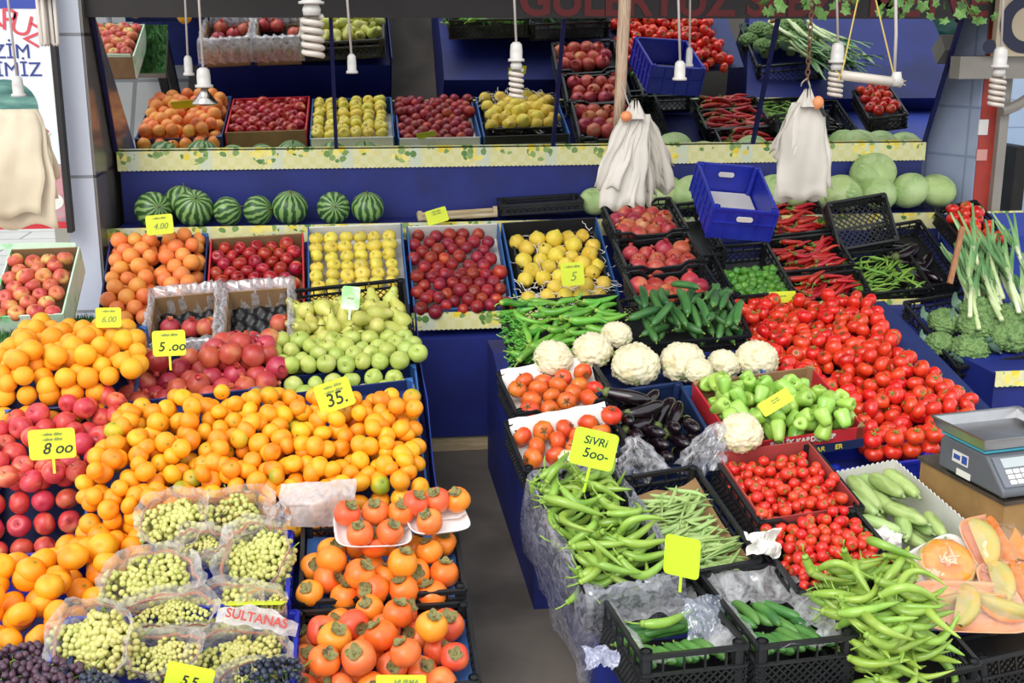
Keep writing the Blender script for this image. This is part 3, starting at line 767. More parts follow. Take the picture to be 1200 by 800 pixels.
# right pier: obliquely set tiled return, red strip and grey post
A_ = at(1084, 200, YB+.1); B_ = at(1141, 200, 5.82)
d_ = (B_-A_); d_.z = 0; Lr = d_.length; d_.normalize(); n_ = Vector((d_.y, -d_.x, 0))
if n_.y > 0: n_ = -n_
Mx = Matrix((d_, Vector((-n_.x, -n_.y, 0)), Vector((0, 0, 1)))).transposed().to_4x4(); Mx.translation = (A_.x, A_.y, 0)
q = MB(); q.box((-.05, 0, 0), (Lr, .06, 2.75)); wr = struct(q.build('wall_right', m_btile2)); wr.matrix_basis = Mx
m_redp = mat('red_paint', ['A63226', 'B23A2C', '93291F'], scale=4, rough=.5)
m_grey = mat('grey_paint', ['8E8880', '9C968E'], scale=4, rough=.6)
x0 = at(1141, 200, 5.84).x; x1 = at(1159, 200, 5.84).x; x2 = at(1169, 200, 5.84).x
q = MB(); q.box((x0, 5.82, 0), (x1, 6.1, 2.75)); rp = struct(q.build('trim_red', m_redp))
q = MB(); q.box((at(1146, 150, 5.82).x, 5.812, at(1146, 158, 5.82).z), (at(1157, 150, 5.82).x, 5.8205, at(1146, 140, 5.82).z)); q.build('notice', m_paper, rp)
q = MB(); q.box((at(1144, 180, 5.82).x, 5.812, at(1144, 188, 5.82).z), (at(1156, 180, 5.82).x, 5.8205, at(1144, 175, 5.82).z)); q.build('sticker', mat('pink_sticker', 'D89A90'), rp)
q = MB(); q.box((x1, 5.78, 0), (x2, 6.1, 2.75)); struct(q.build('trim_grey', m_grey))
# neighbouring tiled shop seen past the post
q = MB(); q.box((x2, 8.4, 0), (x2+2.4, 8.5, 3.)); struct(q.build('wall_tiled', m_btile))
q = MB(); q.box((at(1166, 200, 8.3).x, 8.05, 0), (at(1181, 200, 8.3).x, 8.39, at(1175, 168, 8.3).z)); o = q.build('metal_cabinet', m_dark, bev=.01); tag(o, 'dark narrow cabinet against the pale blue tiled wall of the next shop', 'cabinet')
q = MB(); q.box((at(1183, 200, 8.3).x, 8.1, 0), (at(1215, 200, 8.3).x, 8.39, at(1175, 195, 8.3).z)); q.build('counter', m_btile, struct(empty('trim_counter')))
# beam and arch over that opening
q = MB(); q.box((at(1120, 80, 5.7).x, 5.66, at(1150, 92, 5.7).z), (at(1290, 80, 5.7).x, 5.76, at(1150, 66, 5.7).z)); struct(q.build('beam_grey', m_grey))
q = MB(); cx, cz = at(1168, 140, 5.74).x, at(1168, 130, 5.74).z
pts = [(cx+.02, 5.74, cz)]+[(cx+.02+.24*math.sin(t)**1.4, 5.74, cz+.24*(1-math.cos(t))) for t in (.25, .5, .75, 1., 1.25, 1.5)]
q.tube(pts, .028, 8); struct(q.build('trim_arch', m_grey))
# shop sign with a navy letter beyond the ivy
q = MB(); a, b = at(1166, 60, 5.6), at(1290, -40, 5.6); q.box((a.x, 5.6, at(1166, 66, 5.6).z), (b.x, 5.64, b.z)); sg = q.build('shop_sign', mat('cream_sign', ['C9B89C', 'BFAE92'], scale=3)); tag(sg, 'cream sign board with a big navy letter at the upper right corner', 'sign')
m_navyl = mat('navy_letter', '171A3C', rough=.5)
textobj('lettering', '.O', .36, m_navyl, sg, T((at(1196, 22, 5.6).x, 5.596, at(1190, 32, 5.6).z), (PI/2, 0, 0)), bold=.012)
# unseen canopy added to shade the back, and the fascia above the mirror
q = MB(); q.box((-1.18, 4.2, 2.75), (5.5, 7.2, 2.85)); struct(q.build('added_shade_canopy', m_dark))
TILT = R(24.5); MU = Vector((0, -math.sin(TILT), math.cos(TILT))); MN = Vector((0, -math.cos(TILT), -math.sin(TILT)))
Lm = .3
while pix(Vector((.8, YM, zsh))+MU*Lm)[1] > 22: Lm += .005
top = Vector((0, YM, zsh))+MU*Lm
fa = MB(); fa.box((XL-.25, top.y-.06, top.z), (x2-.02, top.y-.03, top.z+.34)); fo = fa.build('sign_board', mat('brown_black_board', ['1D1817', '262020'], scale=5, rough=.6)); tag(fo, 'dark fascia board with red shop name lettering above the mirrors', 'sign')
m_redl = mat('red_letter', ['5E1014', '6C1418'], scale=6, rough=.6)
lx0 = at(606, 10, top.y).x; lx1 = at(1150, 10, top.y).x
tx = textobj('lettering', 'GÜLERYÜZ SEBZE MEYVE', .2, m_redl, fo, T((lx0, top.y-.064, top.z+.075), (PI/2, 0, 0)), bold=.006, align='LEFT')
bpy.context.view_layer.update(); tx.scale.x = (lx1-lx0)/max(.1, tx.dimensions.x); tx.scale.y = 1.0
# mirrors
edges = [XL, at(394, 172, YM).x, at(648, 171, YM).x, at(882, 168, YM).x, XR]
mlab = ['leftmost mirror panel over the shelf reflecting pavement and orange boxes', 'second mirror panel from left, reflecting apples and blue cloth', 'third mirror panel from left, reflecting tomatoes, behind the wooden pole', 'rightmost mirror panel over the shelf reflecting leeks and crates']
Mm = Matrix((Vector((1, 0, 0)), -MN, MU)).transposed().to_4x4(); Mm.translation = (0, YM, zsh)
for i in range(4):
    q = MB(); q.box((edges[i]+.004, 0, 0), (edges[i+1]-.004, .006, Lm+.01)); o = q.build('mirror', m_mirror); o.matrix_basis = Mm; tag(o, mlab[i], 'mirror', 'leaning mirrors above the shelf')
    if i:
        q = MB(); q.box((edges[i]-.009, -.012, 0), (edges[i]+.009, .012, Lm)); o = q.build('trim_%d' % i, m_bar); o.matrix_basis = Mm; struct(o)
for k, xx in ((4, XL), (5, XR)):
    q = MB(); q.box((xx-.012, -.01, 0), (xx+.006, .012, Lm)); o = q.build('trim_%d' % k, m_bar); o.matrix_basis = Mm; struct(o)

# back display: tarpaulin-covered stand with shelf and ledge
YF = 5.2
zf = at(550, 366, YF).z; zl = at(600, 256, 5.75).z
def extr(name, prof, x0, x1, m, label, cat, smooth=False):
    q = MB(); Mt = Matrix(((0, 1, 0, x0), (1, 0, 0, 0), (0, 0, 1, 0), (0, 0, 0, 1)))
    q.prism(prof, x1-x0, Mt); o = q.build(name, m, smooth=smooth); tag(o, label, cat); return o
zw = at(600, 528, YF).z
bd = extr('display_stand', [(YF, .07), (YF, .535), (5.755, .85), (5.757, zl-.02), (YB-.004, zl-.02), (YB-.004, zsh-.02), (YB+.3, zsh-.02), (YB+.3, .07)], XL+.01, XR-.01, m_tarp, 'blue tarpaulin-covered back stand rising to the watermelon ledge and mirror shelf', 'display stand')
extr('display_stand', [(YF, .07), (YF, .535), (5.735, .85), (5.738, zl-.02), (5.75, zl-.02), (5.75, .07)], XR, at(1300, 240, 5.75).x, m_tarpb, 'blue tarpaulin-covered stand in front of the red and grey pier', 'display stand')
q = MB(); q.box((XL, YF+.01, 0), (3.2, YF+.1, .068)); o = q.build('wooden_beam', m_wood); tag(o, 'bare wooden beam on the floor under the blue back cloth', 'beam')
def edging(name, x0, x1, y, ztop, h, label, x2=None, sc=.012, slope=0.):
    """Flat oilcloth strip with a scalloped lower edge."""
    q = MB(); n = int((x1-x0)/.004); vs = []; 
    for i in range(n+1):
        x = x0+(x1-x0)*i/n; zb = -h-sc*.35*abs(math.sin(PI*(x-x0)/.022))
        vs += [(x, 0, zb), (x, 0, 0), (x, .008, .0)]
    q.add(vs, [(3*i+j, 3*i+3+j, 3*i+4+j, 3*i+1+j) for i in range(n) for j in range(2)])
    o = q.build(name, oilcloth(), thick=.0016); o.matrix_basis = T((0, y, ztop)); tag(o, label, 'tablecloth'); return o
edging('shelf_edging', XL, XR, YB-.015, at(600, 172.5, YB-.015).z, at(600, 173, YB).z-at(600, 194, YB).z, 'lemon-print oilcloth strip with scalloped edge along the mirror shelf')
edging('ledge_edging', at(118, 265, 5.735).x, at(1300, 240, 5.735).x, 5.752, zl-.012, .078, 'lemon-print oilcloth strip along the ledge under the watermelons and cabbages')
edging('front_edging', at(482, 366, YF).x, at(1078, 342, YF).x, YF-.012, zf+.005, .075, 'lemon-print oilcloth strip along the lower front edge of the back stand')

# ------------------------------------------------------------------ price cards
m_card = mat('yellow_card', ['D6E22A', 'CEDC2C'], scale=5, rough=.5)
m_cardg = mat('lime_card', ['C4EE24', 'BCE828'], scale=5, rough=.5)
m_ink = mat('black_ink', '23241E', rough=.6)
m_inkg = mat('faded_ink', '8A9448', rough=.6)
def card(px, py, Y, w, h, roll, lines, label, stick=0, yaw=-4, tilt=12, m=None, stx=0., faint=True):
    p = at(px, py, Y); k = (p-CAM).length/FPX; W, Hh = w*k, h*k
    M = Matrix.Translation(p) @ Euler((R(-tilt), 0, R(yaw))).to_matrix().to_4x4() @ Matrix.Rotation(R(-roll), 4, 'Y')
    q = MB(); c = .12*Hh; pts = []
    for cx, cz, a0 in ((W/2-c, Hh/2-c, 0), (-W/2+c, Hh/2-c, 90), (-W/2+c, -Hh/2+c, 180), (W/2-c, -Hh/2+c, 270)):
        for t in (0, 30, 60, 90): pts.append((cx+c*math.cos(R(a0+t)), cz+c*math.sin(R(a0+t))))
    q.prism(pts[::-1], .0015); o = q.build('price_card', m or m_card); o.matrix_basis = M; tag(o, label, 'price card')
    if stick:
        s = stick*k; q = MB(); q.bar((stx*W, .0022, -Hh*.35), (stx*W, .0022, -Hh/2-s), .008, .0024, (0, 1, 0)); q.build('stick', m or m_card, o)
    for txt, sz, tx, tz, sh, mk in lines:
        textobj('lettering', txt, sz*Hh, mk, o, T((tx*W, -.001, tz*Hh), (PI/2, 0, 0)), shear=sh, bold=.0004)
    return o
def smallprint(n=2, y0=.33): return [('~ıılınıı ılılnıı', .15, 0, y0-.17*i, .3, m_inkg) for i in range(n)]

# ------------------------------------------------------------------ back display, left to right
gr = 'fruit in the boxes of the back display'
# apple carton at far left on a mat of artificial grass
f = Fr((-14, 372), (74, 368), (8, 292), 4.75, 5.15)
bx = box(f, .13, 'green and white apple carton tilted up on the grass mat at far left', m_greenc, m_brown, name='apple_carton')
rows(f, PALE, .0325, 'striped apple in the white-green carton', 'apples in the white-green carton', z=-.012, hexa=True, jit=.1, gap=1.04, v=(.03, f.L-.02), rowref='front', colref='right')
q = MB(); a = at(2, 280, 5.2); b = at(91, 276, 5.2); q.prism([(0, 0), (b.x-a.x, 0), (b.x-a.x, .022), (.55*(b.x-a.x), .026), (.4*(b.x-a.x), .026), (0, .022)], .004); o = q.build('folded_flap', m_greenc, bx); o.matrix_basis = f.M().inverted() @ T((a.x, f.at(0, f.L).y-.002, f.at(0, f.L).z))
# grass mat: rough blades on a side table
zt = at(40, 388, 4.72).z-.03
q = MB(); x1_ = at(108, 385, 4.72).x; q.box((-2.3, 4.7, zt-.04), (x1_, 5.03, zt)); o = q.build('side_table', m_grey); 
for x in (-2.2, x1_-.05):
    for y in (4.72, 4.97):
        w = MB(); w.box((x, y, 0), (x+.045, y+.045, zt-.04)); w.build('leg', m_dark, o)
tag(o, 'grey side table at far left under the grass mat', 'table')
q = MB()
for _ in range(6000):
    x = random.uniform(-2.0, x1_); y = random.uniform(4.68, 5.03); h = random.uniform(.015, .04); a = random.uniform(0, 6.28); d = Vector((math.cos(a), math.sin(a), 0))*.003; l = Vector((random.gauss(0, .009), random.gauss(0, .009), h)); p = Vector((x, y, zt))
    q.add([p-d, p+d, p+l], [(0, 1, 2)])
q.box((-2.0, 4.68, zt), (x1_, 5.03, zt+.004))
tag(q.build('grass_mat', mat('plastic_grass', ['2F5A2A', '44803A', '274A24'], scale=10, rough=.7)), 'dark green artificial grass mat under the apple carton', 'grass', kind='stuff')
# boxes
f1 = Fr((112, 384), (237, 376), (117, 281), 5.16, 5.66)
box(f1, .11, 'blue carton of pink oranges, leftmost on the back stand', m_bcardd, m_bcardd, postm=m_bcard)
rows(f1, GRAPE, .0355, 'pink orange in the leftmost back box', 'pink oranges in the leftmost back box', hexa=False, jit=.1, z=-.03, gap=.98, rv=1.72, u=(.05, f1.W-.03), v=(.02, f1.L-.0), tilt=1.5, rowref='back')
rows(f1, GRAPE, .0355, 'pink orange stacked on top in its box', 'pink oranges stacked on top', hexa=True, jit=.2, z=.03, rv=1.8, u=(.05, f1.W*.5), v=(.02, f1.L-.03), tilt=1.5, keep=.85, rowref='back')
rows(f1, GRAPE, .0355, 'pink orange in the right heap of its box', 'pink oranges stacked on top', hexa=True, jit=.2, z=.03, rv=1.8, u=(f1.W*.62, f1.W-.03), v=(.02, f1.L-.0), tilt=1.5, rowref='back')
f2 = Fr((241, 364), (357, 356), (239, 280), 5.2, 5.62)
box(f2, .1, 'red carton of dark red apples on the back stand', m_redc, m_brown, name='apple_carton')
rows(f2, RED, .0325, 'dark red apple in the red carton', 'dark red apples in the red carton', z=-.02, jit=.16, gap=1.08, tilt=1.0, rowref='back')
f3 = Fr((361, 362), (480, 356), (362, 266), 5.2, 5.69)
box(f3, .1, 'blue-sided carton of yellow apples behind the pear crate', m_bcard, m_white, sides=m_bcard)
rows(f3, YEL, .0325, 'yellow apple in the blue-sided carton', 'yellow apples in the blue-sided carton', z=-.012, hexa=False, jit=.13, gap=1.04, rv=2.0, u=(.04, f3.W-.035), v=(.03, f3.L-.06), tilt=.7, rowref='back')
k = rows(f3, YEL, .0325, 'stray yellow apple at the carton top', 'yellow apples lying at the top of the carton', z=-.01, jit=.2, u=(.04, f3.W-.03), v=(f3.L-.03, f3.L+.01), keep=.45)
f4 = Fr((485, 364), (601, 359), (484, 265), 5.2, 5.69)
box(f4, .1, 'blue-sided carton of dark nectarines above the aisle', m_bcard, m_white, sides=m_bcard)
rows(f4, NECT, .031, 'dark red nectarine', 'nectarines in the carton above the aisle', z=-.02, hexa=True, jit=.3, gap=1.1, rv=1.85, u=(.04, f4.W-.035), v=(f4.L*.42, f4.L-.02), tilt=2, rowref='back')
rows(f4, NECT, .031, 'dark red nectarine heaped low in the carton', 'nectarines in the carton above the aisle', hexa=True, jit=.25, gap=1.0, rv=1.55, z=0, u=(.03, f4.W-.03), v=(.015, f4.L*.42), tilt=2, rowref='front')
f5 = Fr((606, 354), (726, 346), (604, 260), 5.2, 5.69)
box(f5, .11, 'blue carton holding the black quince crate', m_bcard, m_dark, sides=m_bcard)
f5b = Fr((615, 350), (716, 343), (611, 276), 5.22, 5.6)
crate(f5b, .09, 'black crate of yellow quinces on shredded paper', lat=.03)
rows(f5b, QUIN, .0375, 'yellow quince', 'yellow quinces on shredded paper', z=-.0, jit=.2, gap=1.02, rv=1.75, tilt=1.2, u=(.03, f5b.W-.02), v=(.0, f5b.L-.03), rowref='back', keep=.95)
q = MB()
for _ in range(240):
    a, b = random.uniform(.0, f5b.W), random.choice((random.gauss(.0, .03), random.uniform(0, f5b.L))); p = f5b.at(a, b, random.uniform(-.03, .02)); w = random.uniform(0, 6.28); pts = [p]
    for s_ in range(5):
        w += random.uniform(-.8, .8); pts.append(pts[-1]+f5b.u*math.cos(w)*.016+f5b.v*math.sin(w)*.016+f5b.n*random.gauss(0, .006))
    q.tube(pts, .0016, 4, False, .3)
tag(q.build('shredded_paper', m_paper), 'white shredded paper packed around the yellow quinces', 'paper', kind='stuff')
# watermelons on the ledge
for i, (px, py, w, ax, lb) in enumerate([
    (180, 251, 41, (.5, -.9, .3), 'watermelon at the left end of the ledge, behind a price card'), (212, 235, 36, (.2, .2, 1), 'watermelon behind the two leftmost ones on the ledge'),
    (228, 248, 43, (.2, -.8, .7), 'large light-striped watermelon, second in front from left on ledge'), (267, 251, 34, (1, -.2, .4), 'small pale watermelon, third along the front of the ledge'),
    (303, 253, 35, (.9, -.5, .2), 'small watermelon left of the big rounded one on the ledge'), (340, 246, 41, (.1, -.4, 1), 'round watermelon with bold stripes above the yellow apples'),
    (391, 245, 38, (.1, -1, .25), 'watermelon showing its stem end, second from right on ledge'), (431, 244, 38, (0, -.3, 1), 'watermelon at the right end of the ledge row')]):
    back = i == 1
    y = 5.92 if back else 5.85; p = at(px, py, y); sc = w/2*(p-CAM).length/FPX/.092
    o = place(MELON, p, rot_from(Vector(ax), i*1.3), sc, lb, 'watermelons on the ledge')
    if not back: o.location.z = max(o.location.z, zl-.02+.084*sc)
# low wooden tray and empty black crate on the ledge
ft = Fr((490, 255), (583, 249), (490, 249), 5.8, 5.97)
bt = box(ft, .02, 'shallow pale wooden tray lying on the ledge behind the nectarines', m_wood, m_wood, name='wooden_tray', cat='tray')
for x in (0, ft.W-.02):
    q = MB(); q.box((x, 0, 0), (x+.02, .02, .03)); q.build('corner_block', m_wood, bt)
fe = Fr((588, 240), (683, 234), (588, 232), 5.8, 5.97)
crate(fe, .055, 'empty black crate on the ledge left of the cabbages', lat=.03)
# cabbages on the ledge
for i, (px, py, w, y) in enumerate([(697, 236, 36, 5.9), (742, 240, 44, 5.88), (778, 226, 46, 5.95), (812, 226, 46, 5.86), (845, 228, 42, 5.9), (905, 224, 42, 5.88), (930, 226, 36, 5.9), (962, 228, 36, 5.92), (987, 226, 46, 5.86), (1023, 203, 50, 5.93), (1028, 225, 44, 5.85), (1065, 223, 42, 5.86), (1098, 223, 40, 5.86)]):
    p = at(px, py, y); sc = w/2*(p-CAM).length/FPX/.105
    lb = ['cabbage at the left end of the cabbage row beside the empty black crate', 'cabbage directly below the left bag bundle', 'cabbage behind the pomegranate crate, under the left bag bundle', 'cabbage just left of the tilted blue crate', 'cabbage behind the tilted blue crate', 'cabbage right of the tilted blue crate', 'small cabbage left of the right bag bundle', 'cabbage under the right-hand bag bundle', 'broad flat cabbage right of the right-hand bag bundle', 'cabbage sitting on top of the others', 'cabbage supporting the topmost cabbage', 'second cabbage from the right end of the ledge', 'cabbage at the right end of the ledge'][i]
    place(CABB[i % 2], p, rot_from(Vector((random.gauss(0, .3), -.5, 1)), i*1.1), sc, lb, 'cabbages on the ledge')
# pomegranate crates stepping up
def cr(FL, FR, BL, Yf, Yb, Hh, label, dy=0., **k):
    f = Fr(FL, FR, BL, Yf, Yb, dy); o = crate(f, Hh, label, **k); return f
c1 = cr((722, 273), (806, 267), (711, 236), 5.44, 5.76, .1, 'topmost of the three black pomegranate crates', dip=.02, lat=.03)
rows(c1, POM, .037, 'pomegranate in the topmost black crate', 'pomegranates in the topmost crate', z=-.035, jit=.2, u=(.05, c1.W-.045), v=(.05, c1.L-.05), tilt=2, rowref='back', weights=[3, 1])
c2 = cr((735, 313), (824, 303), (724, 280), 5.16, 5.42, .1, 'middle one of the three black pomegranate crates', dip=.02, lat=.03)
rows(c2, POM, .04, 'pomegranate in the middle black crate', 'pomegranates in the middle crate', z=-.04, jit=.2, u=(.06, c2.W-.045), v=(.05, c2.L-.06), tilt=2, rowref='back', weights=[1, 3])
c3 = cr((748, 351), (846, 340), (737, 318), 4.86, 5.12, .1, 'lowest of the three black pomegranate crates', dip=.03, lat=.03)
rows(c3, POM, .036, 'pomegranate in the lowest black crate', 'pomegranates in the lowest crate', z=-.035, jit=.2, u=(.05, c3.W-.045), v=(.045, c3.L-.05), tilt=2, rowref='back', weights=[3, 1])
# empty crates and the tilted blue crate
cr((812, 300), (852, 296), (797, 238), 5.3, 5.74, .1, 'empty black crate left of and below the tilted blue crate', lat=.03)
cb = cr((838, 243), (912, 249), (822, 190), 5.12, 5.46, .16, 'bright blue crate tilted forward with a white paper lining', m=m_bplas, solid=True)
q = MB(); q.box((.01, .01, -.15), (cb.W-.01, cb.L-.01, -.146)); o = q.build('paper_lining', m_paper); o.matrix_basis = cb.M(); tag(o, 'sheet of white paper lying in the tilted blue crate', 'paper')
for nm, M_ in (('front_handle', T((cb.W*.5, -.013, -.045))), ('back_handle', T((cb.W*.5, cb.L-.012, -.05)))):
    q = MB(); n = 8; pts = [(.035*math.copysign(1, math.cos(t))*(.75)+.012*math.cos(t), .013*math.sin(t)) for t in [2*PI*k/16 for k in range(16)]]; q.prism(pts, .004); o = q.build('handle_slot', m_paper); o.matrix_basis = cb.M() @ M_; o.parent = [x for x in bpy.data.objects if x.get('label', '').startswith('bright blue crate tilted')][0]; o.matrix_basis = M_
cg = cr((862, 347), (932, 341), (846, 288), 4.98, 5.36, .1, 'black crate below the tilted blue crate, half filled with small peppers', lat=.03)
rows(cg, SMALL, .016, 'small green pepper under the tilted blue crate', 'small green peppers under the blue crate', z=-.05, jit=.4, u=(.02, cg.W-.02), v=(.03, cg.L*.62), rv=1.5, tilt=3, zj=.5)
# three red pepper crates
for i, (a, b, c, yf, yb, nn) in enumerate((((902, 276), (979, 268), (892, 238), 5.6, 5.85, 30), ((914, 319), (1001, 309), (902, 281), 5.36, 5.58, 34), ((932, 351), (1020, 341), (922, 325), 5.21, 5.34, 30))):
    nm = ('topmost', 'middle', 'lowest')[i]
    d = cr(a, b, c, yf, yb, .08, '%s of the three black crates of red peppers' % nm, dip=.0, lat=.03)
    pile(d, REDP, nn, .125, .012, 'long red pepper lying in the %s red pepper crate' % nm, 'red peppers in the %s crate' % nm, (.06, d.W-.06), (.02, d.L-.02), base=-.055, ang=.1, spread=.35)
# tipped empty crate, thin pepper crate, dark crates, small tomato crate
cr((985, 292), (1053, 280), (970, 238), 5.5, 5.62, .09, 'empty black crate tipped up beside the red peppers, lattice floor showing', lat=.022, floor='lattice')
d = cr((1004, 346), (1092, 336), (994, 297), 5.22, 5.5, .09, 'black crate of thin green peppers right of the red ones', lat=.03)
pile(d, THIN, 70, .125, .006, 'thin green pepper in the black crate right of the red peppers', 'thin green peppers in the crate', (.06, d.W-.04), (.03, d.L-.03), base=-.04, ang=.3, spread=.5, pitch=.2)
d = cr((1068, 338), (1128, 328), (1050, 262), 5.26, 5.68, .1, 'dark crate of eggplants behind the wooden stick', lat=.03)
pile(d, EGGP, 9, .15, .024, 'dark eggplant in the shaded crate behind the wooden stick', 'eggplants in the shaded crate', (.08, d.W-.07), (.06, d.L-.1), base=-.08, spread=.6)
d = cr((1137, 293), (1186, 282), (1118, 240), 5.3, 5.62, .09, 'small black crate of tomatoes raised at the right end of the ledge', lat=.03)
rows(d, TOM, .031, 'tomato in the small raised crate', 'tomatoes in the small raised crate', z=.01, jit=.15, u=(.035, d.W-.025), v=(.03, d.L-.03), tilt=.8, rowref='back')
# price cards of the back display
card(187, 263, 5.5, 30, 22, 5, smallprint(1)+[('4.00', .42, .02, -.1, .3, m_inkg)], 'yellow price card above the pink oranges in front of a watermelon')
card(512, 253, 5.7, 25, 17, 16, smallprint(2), 'yellow price card stuck above the nectarines')
card(671, 321, 5.12, 27, 27, 4, smallprint(1)+[('5', .55, 0, -.12, .3, m_inkg)], 'yellow price card standing among the quinces')
card(917, 348, 4.96, 31, 13, 2, smallprint(1, .1), 'yellow price card at the back edge of the tomato heap')

# ------------------------------------------------------------------ stands of the two front blocks
xr = at(497, 430, 4.3).x
ls = extr('display_stand', [(2.62, 0), (2.62, .13), (2.97, .15), (3.45, .2), (3.74, .2), (4.10, .44), (4.15, .445), (4.38, .53), (4.38, 0)], -1.3, xr-.005, m_tarp, 'blue tarpaulin-covered stepped stand under the oranges and mandarins', 'display stand')
extr('display_stand', [(4.385, 0), (4.385, .53), (4.57, .535), (4.96, .69), (4.96, 0)], -.86, xr-.005, m_tarp, 'blue tarpaulin-covered rear stand under the pears and film-lined cartons', 'display stand')
q = MB()
yy = [2.75, 3.1, 3.45, 3.8, 4.2, 4.5, 4.96]; zz = [.2, .24, .33, .46, .56, .62, .76]
vs = [(xr+.004*math.sin(9*y), y, .02) for y in yy]+[(xr+.004*math.cos(9*y), y, z) for y, z in zip(yy, zz)]; n = len(yy)
q.add(vs, [(i, i+1, n+i+1, n+i) for i in range(n-1)]); q.build('side_cloth', m_tarpb, ls, thick=.004)

# ------------------------------------------------------------------ left block
# oranges
f = Fr((-16, 448), (160, 441), (26, 383), 4.12, 4.62)
fo_ = Fr((-16, 500), (150, 492), (-12, 444), 4.09, 4.13)
fb = Fr((-16, 512), (152, 500), (26, 392), 4.07, 4.6)
bo = box(fb, .08, 'blue carton of oranges at the left edge, under the oranges', m_bcard, m_bcardd, front=.0, postm=m_bcard)
rows(fo_, ORANGE, .0365, 'orange in the front wall of the orange stack', 'oranges in the front wall', hexa=False, jit=.07, zj=.08, z=-.0, rv=1.95, u=(.06, fo_.W-.06), v=(.03, fo_.L+.005), gap=1.05, tilt=2, rowref='bottom', colref='right', sj=.04)
po = [(40, 378), (110, 380), (160, 384), (168, 440), (150, 452), (-20, 462), (-20, 425)]
rows(f, ORANGE, .0355, 'orange on the slope of the orange heap', 'oranges on the slope', po, u=(0, f.W+.08), v=(0, f.L+.03), z=.01, jit=.22, zj=.45, rv=1.5, gap=.96, tilt=2, colref='right')
rows(f, ORANGE, .0355, 'loose orange lying on top of the orange heap', 'oranges on top of the heap', po, u=(.1, f.W), v=(.05, f.L-.06), z=.055, jit=.5, zj=.3, rv=2.6, gap=1.6, tilt=2, colref='right', keep=.7)
# pink apples
fa1 = Fr((-16, 560), (96, 556), (-12, 470), 3.77, 4.12)
fa2 = Fr((-16, 652), (94, 643), (-12, 560), 3.72, 3.79)
ff = Fr((-16, 655), (98, 645), (16, 480), 3.7, 4.08)
box(ff, .07, 'blue carton of pink apples at the left edge', m_bcard, m_bcardd, front=0., postm=m_bcard)
rows(fa2, PINK, .0375, 'pink apple in the front apple wall', 'pink apples in the front wall', hexa=False, jit=.06, zj=.08, rv=1.9, gap=1.02, u=(.03, fa2.W-.015), v=(.02, fa2.L+.05), tilt=1.2, rowref='bottom', colref='right', sj=.04)
pa = [(-20, 478), (60, 482), (118, 462), (150, 490), (118, 528), (95, 560), (92, 575), (-20, 580)]
rows(fa1, PINK, .0365, 'pink apple on the slope of the apple heap', 'pink apples on the slope', pa, u=(0, fa1.W+.2), v=(0, fa1.L+.04), z=.01, jit=.2, zj=.4, rv=1.5, gap=.96, tilt=1.5, colref='right')
for i, (px, py, w, y) in enumerate([(136, 470, 22, 4.05), (137, 486, 23, 3.98)]):
    p = at(px, py, y); place(PINK[0], p, rot_from(Vector((.3, -.2, 1)), 2*i), w/2*(p-CAM).length/FPX/.037, ['pink apple pinched between the oranges and pomegranates', 'pink apple just under the topmost pink one beside the blue post'][i], 'pink apples on the slope')
# pomegranates
fp = Fr((150, 496), (328, 480), (172, 402), 4.16, 4.58)
box(Fr((150, 500), (322, 485), (165, 415), 4.13, 4.55), .07, 'blue carton under the pomegranate heap', m_bcard, m_bcardd, front=.0, postm=m_bcard)
pp = [(150, 440), (165, 410), (215, 420), (262, 395), (318, 395), (330, 430), (318, 470), (250, 496), (160, 490)]
rows(fp, POM, .041, 'pomegranate in the open heap', 'pomegranates in the open heap', pp, u=(0, fp.W+.02), v=(.01, fp.L+.02), z=.012, jit=.16, zj=.3, rv=1.6, gap=.98, tilt=2.0, weights=[2, 1])
rows(fp, POM, .038, 'small pomegranate on top of the open heap', 'pomegranates on top of the open heap', pp, u=(.1, fp.W-.03), v=(fp.L*.55, fp.L), z=.065, jit=.3, zj=.2, rv=1.8, gap=1.1, tilt=2.0, keep=.8)
